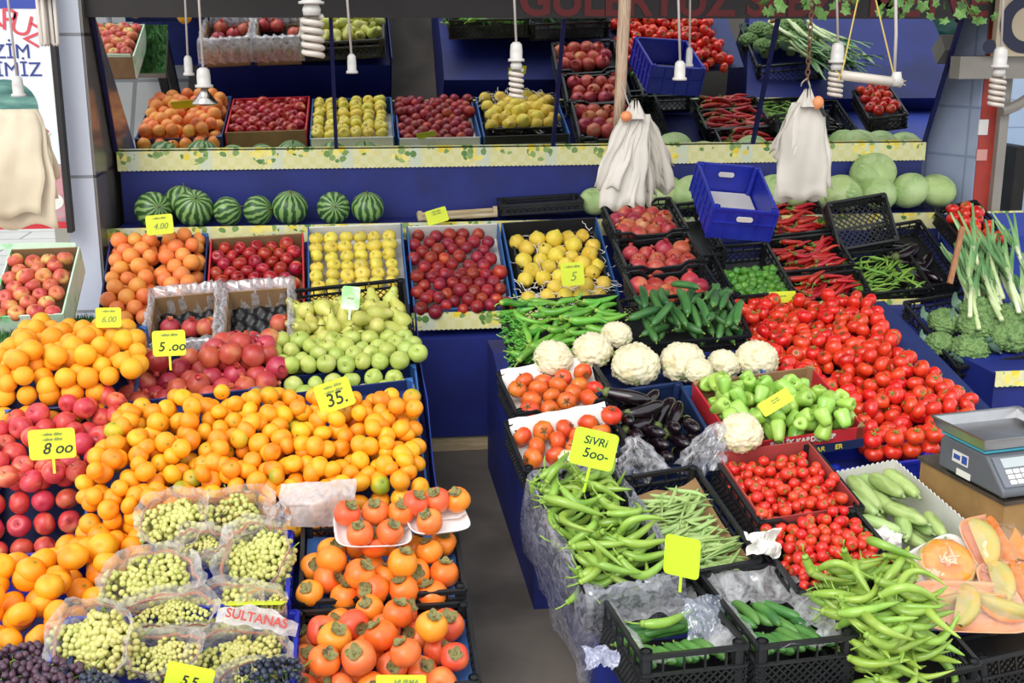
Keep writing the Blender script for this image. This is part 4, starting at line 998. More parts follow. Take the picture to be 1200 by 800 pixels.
# two film-lined cartons of pomegranates
m_bag = film('clear_bag', 'F0EEF2', .4, .15, .35)
m_thinbag = film('thin_bag', 'FFFFFF', .2, .12, .6)
for i, (FL, FR, BL, lb) in enumerate([((172, 406), (250, 398), (188, 348), 'brown carton lined with clear film holding pomegranates, behind the 5.00 card'), ((262, 400), (338, 394), (262, 342), 'brown carton lined with clear film, nearly empty with black moulded tray')]):
    d = Fr(FL, FR, BL, 4.62, 4.92); b_ = box(d, .14, lb, m_brown, m_brown, name='film_lined_box', front=.7)
    q = MB(); per = []
    W, L = d.W, d.L
    for k in range(60):
        t = k/60*4; s_ = int(t); g = t-s_
        per.append([(W*g, 0), (W, L*g), (W*(1-g), L), (0, L*(1-g))][s_])
    cx, cy = W/2, L/2; vs = []
    for j, (sc, z) in enumerate(((.95, -.1), (.97, -.03), (1.02, .026), (1.15, .018), (1.22, -.04), (1.2, -.1))):
        for k, (x, y) in enumerate(per):
            r_ = .012*math.sin(k*1.9+j)+.008*math.sin(k*.7+2*j+i); zz_ = z+(.02 if y > L*.9 and j in (2, 3) else 0)+.006*math.sin(k*2.3+j)
            vs.append((cx+(x-cx)*sc+r_*.5, cy+(y-cy)*sc+r_*.5, zz_))
    m_ = 60; q.add(vs, [(j*m_+k, j*m_+(k+1) % m_, (j+1)*m_+(k+1) % m_, (j+1)*m_+k) for j in range(5) for k in range(m_)])
    q.build('film_liner', m_bag, b_, smooth=True)
    q = MB(); 
    def cups(a, b):
        x = .012+a*(W-.024); y = .012+b*(L-.024); return (x, y, -.085+.022*math.cos(x*2*PI/.085)*math.cos(y*2*PI/.085))
    q.grid(30, 26, cups); q.build('moulded_tray', m_blk, b_, smooth=True)
    sp = [(.28, .5, 0), (.62, .42, 1), (.3, .16, 0), (.86, .35, 0)] if i == 0 else [(.84, .42, 0), (.42, .1, 0), (.12, .1, 1)]
    for j, (a, b, k) in enumerate(sp):
        place(POM[k], d.at(a*W, b*L, -.04+.006*j), rot_from(Vector((random.gauss(0, .6), -.5, 1)), j), .95, 'pomegranate in the %s film-lined carton, %s from left' % (('left', 'right')[i], ('second third first fourth' if i == 0 else 'third second first').split()[j]), 'pomegranates in film-lined cartons')
# pears in black crates
f = Fr((338, 424), (484, 408), (342, 340), 4.52, 4.92)
crate(f, .11, 'black crate heaped with pears behind the green apples', lat=.03)
rows(f, PEAR, .031, 'pale green pear', 'pears in the black crate', z=-.012, jit=.18, zj=.3, gap=1.02, rv=1.7, u=(.03, f.W-.02), v=(.02, f.L-.06), tilt=.7, axis=(f.n*.5+f.v*.5), rowref='back')
rows(f, PEAR, .031, 'pale green pear lying on top of the heap', 'pears on top of the heap', z=.03, jit=.4, zj=.3, gap=1.6, rv=3.2, u=(.05, f.W-.04), v=(.06, f.L-.14), tilt=1.2, axis=(f.n*.4-f.v*.4), rowref='back')
# green apples
f = Fr((330, 434), (488, 420), (335, 408), 4.36, 4.5)
rows(f, GREEN, .0325, 'green apple in front of the pear crate', 'green apples before the pear crate', z=.01, jit=.2, zj=.3, rv=1.6, u=(-.03, f.W), v=(.0, f.L+.02), tilt=1.5)
f = Fr((318, 484), (494, 468), (317, 446), 4.2, 4.34)
fgb = Fr((316, 500), (494, 484), (316, 442), 4.14, 4.36)
box(fgb, .06, 'blue carton of green apples behind the 35 price card', m_bcard, m_bcardd, front=.0, postm=m_bcard)
rows(f, GREEN, .0345, 'green apple in the blue carton', 'green apples in the blue carton', hexa=True, z=.0, jit=.16, zj=.2, gap=1.06, rv=1.55, u=(.045, f.W-.035), v=(-.04, f.L), tilt=1.5, rowref='back')
# mandarins: slope and two front walls
fm = Fr((96, 596), (500, 566), (150, 452), 3.54, 4.14)
pm = [(150, 478), (235, 462), (262, 460), (330, 462), (360, 464), (418, 464), (470, 462), (488, 463), (497, 560), (492, 590), (300, 594), (100, 600), (100, 560), (125, 520)]
fbm = Fr((90, 652), (298, 628), (150, 470), 3.46, 4.12); box(fbm, .05, 'blue carton under the left part of the mandarin heap', m_bcard, m_bcardd, front=0., postm=m_bcard)
fbn = Fr((302, 626), (506, 600), (325, 462), 3.5, 4.15); box(fbn, .05, 'blue carton under the right part of the mandarin heap', m_bcard, m_bcardd, front=0., postm=m_bcard)
rows(fm, MAND+MANDG, .031, 'mandarin on the slope', 'mandarins on the slope', pm, u=(-.02, fm.W+.12), v=(-.02, fm.L+.09), z=.028, jit=.24, zj=.6, rv=1.42, gap=.93, tilt=2.0, weights=[7, 7, 1])
rows(fm, MAND+MANDG, .031, 'loose mandarin lying on top of the heap', 'mandarins lying on top', pm, u=(.03, fm.W+.1), v=(.06, fm.L-.05), z=.07, jit=.6, zj=.4, rv=2.1, gap=1.4, tilt=2.0, weights=[7, 7, 1], keep=.8)
fw1 = Fr((100, 664), (178, 650), (98, 594), 3.44, 3.53)
rows(fw1, MAND, .0325, 'mandarin in the left front wall', 'mandarins in the left front wall', hexa=False, jit=.07, zj=.1, rv=1.6, gap=1.03, u=(.03, fw1.W+.1), v=(.015, fw1.L+.005), tilt=.5, rowref='bottom', sj=.04)
fw2 = Fr((306, 622), (500, 606), (304, 575), 3.49, 3.54)
rows(fw2, MAND, .0325, 'mandarin in the right front wall', 'mandarins in the right front wall', hexa=False, jit=.1, zj=.12, rv=1.65, gap=1.04, u=(.03, fw2.W-.03), v=(.01, fw2.L), tilt=.5, rowref='bottom', sj=.04)
# big mandarins in the front box
f = Fr((-80, 770), (165, 752), (-30, 655), 3.0, 3.44)
fbx = Fr((-80, 778), (100, 762), (-40, 655), 2.97, 3.46)
cbx = crate(fbx, .1, 'navy blue crate of big mandarins at the lower left', m=m_bplas, solid=True)
pz = [(-20, 640), (40, 660), (90, 625), (135, 600), (170, 625), (172, 650), (125, 690), (105, 705), (75, 735), (65, 752), (-20, 752)]
rows(f, MANDL, .0385, 'big mandarin in the front heap', 'big mandarins in the front heap', pz, u=(0, f.W+.03), v=(-.01, f.L+.16), z=.016, jit=.2, zj=.5, rv=1.45, gap=.95, tilt=1.2, colref='right')
rows(f, MANDL, .0385, 'big mandarin lying on top of the front heap', 'big mandarins lying on top', pz, u=(.1, f.W), v=(.1, f.L+.1), z=.066, jit=.5, zj=.3, rv=2.4, gap=1.5, tilt=1.2, keep=.75, colref='right')
# persimmons
fp1 = Fr((352, 705), (545, 690), (350, 612), 3.06, 3.42)
crate(fp1, .09, 'black crate of orange persimmons right of the grape bags', lat=.03, group=None)
fp2 = Fr((340, 812), (562, 798), (350, 716), 2.72, 3.04)
crate(fp2, .09, 'black crate of red-orange persimmons at the bottom centre', lat=.03)
for d in (fp1, fp2):
    q = MB(); q.grid(12, 10, lambda a, b: (.01+a*(d.W-.02), .01+b*(d.L-.02), -.055+.1*max(0, abs(a-.5)*2-.85)+.004*math.sin(a*30+b*17))); o = q.build('paper_liner', m_bcard, smooth=True); o.matrix_basis = d.M(); tag(o, 'blue paper liner under the %s persimmons' % ('orange' if d is fp1 else 'red-orange'), 'paper')
rows(fp1, PERS, .041, 'orange persimmon in the rear crate', 'persimmons in the rear crate', z=-.012, jit=.2, zj=.4, gap=.96, rv=1.5, u=(.045, fp1.W-.035), v=(.03, fp1.L-.1), tilt=.55, axis=(Vector((0, -.35, 1))))
rows(fp1, PERS, .041, 'orange persimmon lying on top in the rear crate', 'persimmons on top in the rear crate', z=.05, jit=.5, zj=.2, gap=1.4, rv=2.2, u=(.06, fp1.W-.08), v=(.04, fp1.L-.17), tilt=.5, axis=(Vector((0, -.5, 1))), keep=.8)
rows(fp2, PERSD+PERS, .042, 'persimmon in the front crate', 'persimmons in the front crate', z=-.01, jit=.2, zj=.4, gap=.96, rv=1.5, u=(.045, fp2.W-.035), v=(.03, fp2.L-.03), tilt=.5, axis=(Vector((0, -.6, 1))), weights=[5, 1, 1])
rows(fp2, PERSD+PERS, .042, 'persimmon lying on top in the front crate', 'persimmons on top in the front crate', z=.055, jit=.5, zj=.2, gap=1.35, rv=2.1, u=(.06, fp2.W-.08), v=(.05, fp2.L-.08), tilt=.5, axis=(Vector((0, -.5, 1))), weights=[5, 1, 2], keep=.85)
# foam trays with persimmons
m_foam = mat('white_foam', ['E6E2E0', 'EEEAE8'], scale=8, rough=.6)
def foam_tray(M, W, L, label, m=None, depth=.02):
    q = MB()
    def fn(i, j):
        a = i*2*PI; rr = j
        sq = lambda t: math.copysign(abs(t)**.45, t)
        x = sq(math.cos(a))*W/2*rr; y = sq(math.sin(a))*L/2*rr; e = max(0, (rr-.78)/.22)
        return (x, y, depth*e**1.3)
    q.grid(48, 12, fn); o = q.build('foam_tray', m or m_foam, smooth=True, thick=.003); o.matrix_basis = M; tag(o, label, 'tray'); return o
for i, (px, py, y, W, L, rz, ry) in enumerate([(436, 624, 3.22, .22, .14, .12, .08), (510, 610, 3.26, .19, .13, .3, .08)]):
    M = T(at(px, py, y), (.42, ry, rz)); foam_tray(M, W, L, ('white foam tray of persimmons on the left of two', 'white foam tray of persimmons on the right of two')[i])
    for j, (a, b, k) in enumerate([(-.056, .032, 1), (.006, .036, 1), (.062, .03, 0), (-.032, -.034, 1), (.034, -.032, 1)][:5 if i == 0 else 4]):
        place(PERSD[0] if k else PERS[0], M @ Vector((a*(W/.17), b, .034+(.014 if b > 0 else 0))), rot_from(Vector((random.gauss(0, .3), -.45, 1)), j), .94, 'persimmon on the %s foam tray, %s from left in the %s row' % (('left', 'right')[i], ORD[(0, 1, 2, 0, 1)[j]], 'back' if b > 0 else 'front'), 'persimmons on foam trays')
# white plastic bag lying over the mandarins
def crumple(name, label, px, py, y, w, h, m, seed, tilt=1.0, amp=.02, rz=0., cat='plastic bag', n=34, fr=1.):
    p = at(px, py, y); k = (p-CAM).length/FPX; W, Hh = w*k, h*k; off = Vector((seed, seed*2.3, 0)); q = MB()
    def fn(i, j):
        x, z = (i-.5), (j-.5); c = Vector((x*4*fr, z*4*fr, seed)); d = noise.noise_vector(c*.7+off)
        e = .84+.22*noise.noise(Vector((math.atan2(z, x)*1.2, seed, 3.)))
        rg = abs(noise.noise(Vector((x*9*fr+d.x*1.5, z*4*fr+d.y, seed))))
        return (x*W*e+d.x*amp*.7, z*Hh*e+d.y*amp*.7, d.z*amp*1.3+amp*1.1*(.5-rg)+amp*2.2*max(0, .5-math.hypot(x, z)))
    q.grid(n, n, fn); o = q.build(name, m, smooth=True); o.matrix_basis = Matrix.Translation(p) @ Euler((tilt, 0, rz)).to_matrix().to_4x4(); tag(o, label, cat); return o
m_opq = film('opaque_bag', 'E6DFDE', .86, .3, .1)
crumple('plastic_bag', 'thin white plastic bag draped between the mandarins and persimmons', 374, 592, 3.4, 92, 62, m_opq, 4.2, 1.05, .035, fr=.45)
crumple('plastic_bag', 'small crumpled translucent bag end beside the white one', 328, 602, 3.38, 36, 40, m_bag, 8.1, .8, .03)

# grape bags in two blue crates
fg1 = Fr((160, 716), (336, 704), (176, 632), 3.02, 3.38); crate(fg1, .09, 'blue crate under the upper grape bags', m=m_bplas, solid=True)
fg2 = Fr((40, 818), (342, 806), (128, 722), 2.66, 3.0); crate(fg2, .09, 'blue crate under the lower grape bags', m=m_bplas, solid=True)
m_gbag = film('grape_bag', 'F6F2EE', .3, .2, .25); m_gwht = film('white_bag_print', 'F4F0F0', .66, .3, .1)
m_band = mat('red_print', ['D8746C', 'E39A90'], scale=30, rough=.5); m_yelp = mat('orange_print', ['D99A4A', 'E0B878'], scale=60, rough=.5)
BG = [
    (205, 612, 3.32, .19, .16, -.1, .75, 2, 'upper left bag of white grapes with white printed flap'),
    (275, 604, 3.36, .2, .14, .35, .75, 1, 'bag of white grapes behind the others, against the mandarins'),
    (303, 655, 3.2, .2, .2, -.5, .8, 3, 'bulging bag of white grapes at upper right beside the persimmons'),
    (238, 640, 3.24, .14, .09, .2, .5, 1, 'half hidden bag of white grapes in the middle of the pile'),
    (178, 682, 3.08, .25, .15, .35, .65, 3, 'long open bag of white grapes right of the big mandarins'),
    (200, 722, 2.98, .24, .1, 0, .55, 2, 'low bag of white grapes behind the nearest round bag'),
    (262, 716, 3.02, .22, .14, -.2, .7, 1, 'bag with red SULTANAS print on its side'),
    (112, 752, 2.86, .2, .19, -.25, .95, 4, 'nearest round bag of white grapes at lower left'),
    (192, 768, 2.84, .18, .11, .1, .6, 2, 'bag of white grapes behind the lowest price card'),
    (284, 768, 2.86, .25, .12, -.15, .7, 3, 'wide open bag of white grapes below the SULTANAS print'),
    (312, 712, 2.98, .12, .08, -.2, .6, 1, 'flat bag of white grapes under the fallen price card'),
    (306, 796, 2.74, .2, .07, 0., .7, 1, 'bag of white grapes at the bottom edge beside the blue grapes')]
BAGOBJ = {}
for i, (px, py, y, W, L, rz, tl, nb, lb) in enumerate(BG):
    p = at(px, py, y); M = T(p, (tl, 0, rz)); rnd = random.Random(i); q = MB(); n = 40
    lev = ((.35, -.075), (.75, -.07), (.98, -.048), (1.06, -.018), (1.08, .012), (1.16, .034), (1.3, .05)); W *= .86; L *= .88
    vs = []; rim = []
    for j, (sc, z) in enumerate(lev):
        for k in range(n):
            a = 2*PI*k/n; e = 1+(.045*math.sin(3*a+i)+.03*math.sin(7*a+2*i+j*.6)+.02*math.sin(13*a+j))*(1 if j > 2 else .5)
            sq = lambda t: math.copysign(abs(t)**.75, t)
            vs.append((sq(math.cos(a))*W/2*sc*e, sq(math.sin(a))*L/2*sc*e, z+(.014*math.sin(2*a+i)+.007*math.sin(9*a+i) if j > 3 else 0)))
    q.add(vs, [(j*n+k, j*n+(k+1) % n, (j+1)*n+(k+1) % n, (j+1)*n+k) for j in range(len(lev)-1) for k in range(n)]); q.add(vs[:n], [tuple(range(n))])
    o = q.build('grape_bag', m_gbag, smooth=True); o.matrix_basis = M; tag(o, lb if len(lb.split()) < 16 else lb, 'plastic bag', 'grape bags in the blue crates'); BAGOBJ[i] = (o, M, W, L)
    q = MB(); b0 = 4*n; b1 = 5*n
    def cc(k, t, off=1.012): return Vector(vs[b0+k % n]).lerp(Vector(vs[b1+k % n]), t)*off
    band = [(k, k+1) for k in range(n)]
    vb = []
    for k in range(n): vb += [cc(k, .0, 1.015), cc(k, .45, 1.015)]
    q.add(vb, [(2*k, 2*((k+1) % n), 2*((k+1) % n)+1, 2*k+1) for k in range(n)]); q.build('printed_band', m_band, o, smooth=True)
    # white printed flap hanging in front
    q = MB()
    q.grid(10, 6, lambda a, b: ((a-.5)*W*(.55-.1*b), -L/2*(1.08+.06*math.sin(a*9))-.004, .035-b*.06+.006*math.sin(a*13+b*3)))
    q.build('printed_flap', m_gwht if i in (0, 2, 6) else m_gbag, o, smooth=True)
    if i in (0, 2, 6, 4, 7):
        q = MB()
        for t in range(14):
            a = rnd.uniform(-.1, .1)*W; b = rnd.uniform(-.02, .012); q.ball((a+W*(.22 if i == 0 else -.2), -L/2*1.1-.009, b), .006, 6, 4, (1, .25, 1))
        q.build('printed_emblem', m_yelp, o)
    if i == 6:
        FM = M.inverted() @ (Matrix.Translation(at(300, 731, 2.86)) @ Euler((R(-28), R(13), R(-6))).to_matrix().to_4x4())
        q = MB(); q.grid(14, 5, lambda a, b: ((a-.5)*.21, .014*math.sin(a*5)+.03*(2*a-1)**2-.01*b, (b-.5)*(.034+.02*math.sin(a*PI))+.018*math.sin(a*3.1)+.004*math.sin(a*21))); fl = q.build('printed_flap', m_gwht, o, smooth=True); fl.matrix_basis = FM
        textobj('lettering', 'SULTANAS', .033, mat('red_text', 'B83A32'), o, FM @ T((0, -.016, .014), (PI/2, 0, 0)), bold=.0008)
    for j in range(nb+1):
        a = (j+.5)/(nb+1)-.5
        place(BUNG[(i+j) % 3], M @ Vector((a*W*.62, rnd.uniform(-.1, .1)*L, -.022+rnd.uniform(0, .01))), M.to_3x3().normalized() @ Euler((rnd.uniform(-.3, .3), 0, rnd.uniform(-.5, .5)+(1.57 if j % 2 else 0))).to_matrix(), min(.92, L/.14), 'white grape bunch, %s inside the %s' % (ORD[j], lb.replace(' of white grapes', '').split(',')[0]), 'white grape bunches in bags')
# dark grapes
fdg = Fr((-40, 822), (66, 808), (-24, 770), 2.68, 2.9)
crate(fdg, .1, 'navy crate of dark purple grapes in the lower left corner', m=m_navy, solid=True)
for i, (px, py, y, rz) in enumerate([(18, 778, 2.84, .5), (60, 790, 2.8, 1.9), (5, 800, 2.76, .2), (72, 806, 2.74, .8)]):
    place(BUND[i % 2], at(px, py, y), Euler((.4, 0, rz)).to_matrix(), 1., ['dark purple grape bunch at the lower left edge, topmost', 'dark purple grape bunch left of the nearest round grape bag', 'dark purple grape bunch in the lower left corner', 'dark purple grape bunch lowest, under the nearest round grape bag'][i], 'dark grape bunches')
place(BUNB[0], at(318, 793, 2.7), Euler((.5, 0, .2)).to_matrix(), 1., 'blue-black grape bunch at the bottom edge left of the persimmons', 'blue grape bunches')
place(BUNB[0], at(120, 808, 2.68), Euler((.5, 0, 2.2)).to_matrix(), .9, 'blue-black grape bunch under the nearest round grape bag', 'blue grape bunches')
# cards of the left block
card(127, 372, 4.36, 28, 22, 0, smallprint(1)+[('6.00', .42, 0, -.1, .3, m_inkg)], 'yellow price card standing behind the orange heap')
card(198, 402, 4.26, 37, 29, 2, smallprint(1)+[('5 .oo', .5, .08, -.14, .2, m_ink)], 'yellow price card reading 5.oo in front of the film-lined carton', 16)
card(61, 520, 3.66, 50, 33, 3, smallprint(2)+[('8 oo', .52, .1, -.16, .3, m_ink)], 'yellow price card reading 8 oo among the pink apples', 16)
card(392, 463, 3.76, 42, 34, 18, smallprint(2)+[('35.', .62, .02, -.14, .1, m_ink)], 'yellow price card reading 35 above the mandarins', 26, stx=-.12)
card(411, 349, 4.5, 21, 27, -5, [('~', .5, 0, 0, 0, m_inkg)], 'pale green and white price card in the pear crate', 12, m=mat('white_green_card', ['9BEA8A', 'EEF6EC'], scale=16))
card(222, 795, 2.72, 52, 30, -14, [('5.5', .5, 0, -.1, .2, m_ink)], 'yellow price card at the bottom edge among the grape bags')
card(470, 799, 2.66, 56, 16, -2, [('HURMA', .5, .1, 0, .2, m_inkg)], 'yellow price card at the bottom edge of the persimmons')
o = card(300, 706, 2.97, 66, 26, -6, [], 'fallen yellow price card seen edge-on over the SULTANAS bag', tilt=108)

# ------------------------------------------------------------------ right block
rs = extr('display_stand', [(3.6, .0), (3.6, .34), (3.95, .4), (4.39, .49), (4.76, .58), (4.98, .58), (4.98, .0)], .55, 2.12, m_tarp, 'navy tarpaulin-covered rear stand under the cauliflowers and tomatoes', 'display stand')
extr('display_stand', [(3.02, 0), (3.02, .17), (3.13, .21), (3.59, .32), (3.59, 0)], .64, 1.8, m_tarp, 'navy tarpaulin-covered step under the chillies, beans and cherry tomatoes', 'display stand')
q = MB(); q.box((.72, 2.7, .0), (1.2, 3.0, .165)); tag(q.build('display_stand', m_tarp, bev=.006), 'low tarpaulin-covered block under the front cucumber crates', 'display stand')
extr('display_stand', [(2.68, .03), (2.68, .07), (3.0, .15), (3.0, .03)], 1.26, 1.6, m_tarp, 'low tarpaulin-covered block under the lower right chilli crate', 'display stand')
# long peppers heap
f = Fr((606, 428), (748, 416), (600, 354), 4.34, 4.72)
crate(f, .12, 'black crate heaped with long green peppers in front of the quinces', lat=.03)
pile(f, CHID, 62, .15, .0145, 'long green pepper in the heap left of the cucumbers', 'long green peppers heap', (.04, f.W-.05), (.03, f.L-.02), base=-.05, ang=.25, spread=.55, pitch=.15, poly=[(598, 350), (700, 340), (748, 345), (752, 400), (640, 425), (600, 425)])
q = MB()
for _ in range(260):
    a = random.uniform(-.02, .07); b = random.uniform(0, f.L*.8); p = f.at(a, b, random.uniform(-.06, .03)); w = random.uniform(0, 6.28); pts = [p+Vector((math.cos(w+t*2.2), math.sin(w+t*2.2)*.6, math.sin(w*3+t)))*.011 for t in (0, .5, 1, 1.5, 2)]
    q.tube(pts, [.0018, .0026, .003, .0026, .0014], 5)
tag(q.build('pepper_leaves', m_chid, smooth=True), 'curly pepper leaves and stalks at the left side of the long green pepper heap', 'leaves', kind='stuff')
# cucumbers behind the cauliflowers
f = Fr((744, 404), (880, 392), (740, 350), 4.44, 4.74)
crate(f, .11, 'black lattice crate of dark cucumbers below the pomegranates', lat=.02)
pile(f, CUCD, 48, .16, .0165, 'dark green cucumber in the crate behind the cauliflowers', 'cucumbers behind the cauliflowers', (.06, f.W-.03), (.05, f.L-.05), base=-.05, ang=1.35, spread=.55, pitch=.2)
# cauliflowers
for i, (px, py, w, y, k) in enumerate([(648, 420, 46, 4.25, 0), (694, 411, 46, 4.28, 1), (722, 393, 36, 4.4, 2), (745, 428, 56, 4.2, 0), (800, 425, 52, 4.22, 1), (818, 434, 33, 4.12, 2), (848, 427, 38, 4.24, 0), (887, 421, 48, 4.24, 2), (868, 508, 50, 3.62, 1)]):
    p = at(px, py, y); sc = w/2*(p-CAM).length/FPX/.07
    place(CAUL[k], p, rot_from(Vector((random.gauss(0, .15), -.55, 1)), i*1.3), sc, ['leftmost cauliflower above the upper big tomato crate', 'second cauliflower from left in the row', 'small cauliflower with leaves set above the row beside the peppers', 'big cauliflower in the row directly above the eggplant crate', 'broad cauliflower in the row right of the biggest one', 'small cauliflower overlapping the broad one', 'cauliflower second from right in the row', 'rightmost cauliflower of the row, next to the tomatoes', 'lone cauliflower between the eggplants and cherry tomatoes'][i], 'cauliflowers')
fcb = Fr((640, 458), (900, 440), (640, 425), 4.1, 4.36)
box(fcb, .07, 'blue carton under the row of cauliflowers', m_bcard, m_bcardd, front=.7, postm=m_bcard)
# big tomato crates
f = Fr((606, 484), (722, 464), (598, 434), 3.93, 4.24, dy=.03)
crate(f, .1, 'upper black crate of big greenish-orange tomatoes with white paper', dip=.035, lat=.018)
q = MB(); q.grid(10, 8, lambda a, b: (.01+a*(f.W-.02), .01+b*(f.L-.02), -.06+.075*max(0, b-.72)/.28+.003*math.sin(a*20))); o = q.build('paper_liner', m_paper, smooth=True); o.matrix_basis = f.M(); tag(o, 'white paper liner in the upper big tomato crate', 'paper')
rows(f, TOMG, .0365, 'big greenish-orange tomato in the upper crate', 'big tomatoes in the upper crate', z=-.012, jit=.16, zj=.25, gap=1.0, rv=1.65, u=(.045, f.W-.03), v=(.04, f.L-.05), tilt=1.2, rowref='back')
f = Fr((616, 552), (742, 528), (604, 492), 3.6, 3.88, dy=.03)
crate(f, .1, 'lower black crate of big tomatoes behind the SIVRI card', dip=.035, lat=.018)
q = MB(); q.grid(10, 8, lambda a, b: (.01+a*(f.W-.02), .01+b*(f.L-.02), -.07+.085*max(0, b-.7)/.3+.003*math.sin(a*20))); o = q.build('paper_liner', m_paper, smooth=True); o.matrix_basis = f.M(); tag(o, 'white paper liner in the lower big tomato crate', 'paper')
rows(f, TOMG, .036, 'big greenish-orange tomato in the lower crate', 'big tomatoes in the lower crate', z=-.02, jit=.18, zj=.25, gap=1.02, rv=1.7, u=(.045, f.W-.03), v=(.09, f.L-.07), tilt=1.2, rowref='back')
p = f.at(f.W*.95, f.L*.6, .03); place(TOMG[0], p, rot_from(Vector((0, -.4, 1)), 1), 1., 'big orange tomato perched at the right side of the lower tomato crate', 'big tomatoes in the lower crate')
o = dup(CAUL[2]); o.matrix_basis = T(f.at(f.W*.42, .05, -.02), (.4, 0, 1), .45); o['label'] = 'small piece of cauliflower lying in the lower big tomato crate'
# eggplants
f = Fr((740, 556), (850, 540), (720, 458), 3.6, 4.02, dy=.03)
crate(f, .1, 'navy blue crate of eggplants with film bags over its front', m=m_navy, solid=True)
pile(f, EGGP, 9, .17, .026, 'glossy eggplant lying across the back of the navy crate', 'eggplants across the back', (.09, f.W-.08), (f.L*.5, f.L-.05), base=-.07, ang=.5, spread=.45, pitch=.15)
for i in range(13):
    a, b = (i % 4), i//4
    M3 = Matrix((f.u, f.v, f.n)).transposed() @ Euler((random.uniform(-.3, .3), -.55+random.uniform(-.15, .15), -PI/2+random.uniform(-.25, .25))).to_matrix()
    place(EGGP[i % 2], f.at(.07+a*(f.W-.12)/3+random.gauss(0, .006), .07+b*.055, -.005+.014*b), M3, .9, 'eggplant with rounded end towards the front, %s from left in the %s row' % (ORD[a], ('front', 'second', 'third', 'fourth')[b]), 'eggplants end-on in the crate')
def spout(name, label, px, py, y, w, h, lean, seed):
    p = at(px, py, y); k = (p-CAM).length/FPX; W, Hh = w*k, h*k; q = MB(); rnd = random.Random(seed)
    def fn(a, b):
        th = (a*2-1)*PI; fl = 1+.16*math.sin(th*7+seed)+.09*math.sin(th*13+seed*2+b*2); r = W*.5*(.14+.86*b**.75)*fl
        return (r*math.cos(th)+lean*W*(1-b)**1.4+.006*math.sin(b*21+a*30), r*math.sin(th)*.75, Hh*(1-b)-.012*math.sin(th*3+seed)*b)
    q.grid(72, 14, fn); o = q.build(name, m_spout, smooth=True); o.matrix_basis = T(p); tag(o, label, 'plastic bag'); return o
m_spout = film('spout_film', 'ECEAF2', .2, .14, .22)
spout('film_bag', 'clear film bag gathered at the left front of the eggplants', 756, 553, 3.6, 60, 44, -.25, 1)
spout('film_bag', 'clear film bag gathered between the eggplants and lone cauliflower', 824, 548, 3.6, 58, 54, .3, 2)
# bell peppers with printed carton
f = Fr((862, 522), (1014, 500), (828, 446), 3.66, 4.08, dy=.03)
bk = box(f, .08, 'printed carton of pale green bell peppers with red KARDEŞLER band', m_redc, m_brown, postm=m_brown, frontm=m_redc)
textobj('lettering', 'BİRLİK KARDEŞLER', .027, m_white, bk, T((f.W*.52, -.002, -.018), (PI/2, 0, 0)), bold=.001)
q = MB(); q.box((.0, -.003, -.08), (f.W, -.0005, -.045)); q.build('dark_band', m_navy, bk)
textobj('lettering', 'KAHRAMANLAR KAR     ER', .026, mat('yellow_print', 'E6D048'), bk, T((f.W*.5, -.0045, -.063), (PI/2, 0, 0)), bold=.0006)
pb = [(826, 450), (842, 440), (905, 442), (938, 448), (960, 462), (1006, 468), (1010, 500), (860, 520), (845, 490)]
for lay, (n1, z) in enumerate(((0, -.005), (1, .04))):
    rows(f, BELL, .032, 'pale green bell pepper%s' % (' lying on top' if lay else ' in the heap'), 'bell peppers %s' % ('on top' if lay else 'in the heap'), pb, u=(-.02, f.W), v=(.0, f.L+.04), z=z, jit=.3, zj=.35, gap=1.05 if not lay else 1.3, rv=1.7 if not lay else 2.3, tilt=2., sj=.1)
# tomato mountain
ft1 = Fr((1000, 540), (1130, 522), (872, 362), 3.78, 4.98)
ptm = [(866, 362), (878, 352), (1018, 348), (1040, 385), (1072, 425), (1142, 472), (1120, 520), (1080, 532), (1012, 538), (1012, 500), (985, 470), (940, 445), (908, 442), (880, 400)]
q = MB(); q.box((-.1, 0, -.06), (ft1.W+.25, ft1.L, -.045)); o = q.build('tomato_board', m_bcardd); o.matrix_basis = ft1.M(); tag(o, 'dark blue sloping board under the big tomato heap', 'board')
rows(ft1, TOM, .0315, 'red tomato in the big heap', 'tomatoes in the big heap', ptm, u=(-.35, ft1.W+.5), v=(-.04, ft1.L+.08), z=.0, jit=.2, zj=.5, rv=1.45, gap=.94, tilt=1.4, rowref='back')
rows(ft1, TOM, .0315, 'red tomato lying on top of the big heap', 'tomatoes on top of the heap', ptm, u=(-.2, ft1.W+.2), v=(.05, ft1.L-.05), z=.042, jit=.5, zj=.3, rv=2.1, gap=1.3, tilt=1.2, rowref='back', keep=.85)
for j, (y0, y1, n, pxs) in enumerate(((512, 512, 4, (1022, 1048, 1072, 1096)), (530, 530, 4, (1024, 1046, 1068, 1090)))):
    for i, px in enumerate(pxs):
        p = at(px, (515, 531)[j]-i*2, 3.72); place(TOM[0], p, rot_from(Vector((random.gauss(0, .4), -.4, 1)), i), 1.06, 'tomato in the front wall of the heap, %s from left in the %s row' % (ORD[i], ('upper', 'lower')[j]), 'tomatoes in the front wall')
# blue stacking caps at the front corners of the tomato crate
ftc = Fr((975, 552), (1096, 536), (960, 520), 3.66, 3.84); crate(ftc, .12, 'blue plastic crate under the front of the tomato heap', m=m_bplas, solid=True, posts=.04)
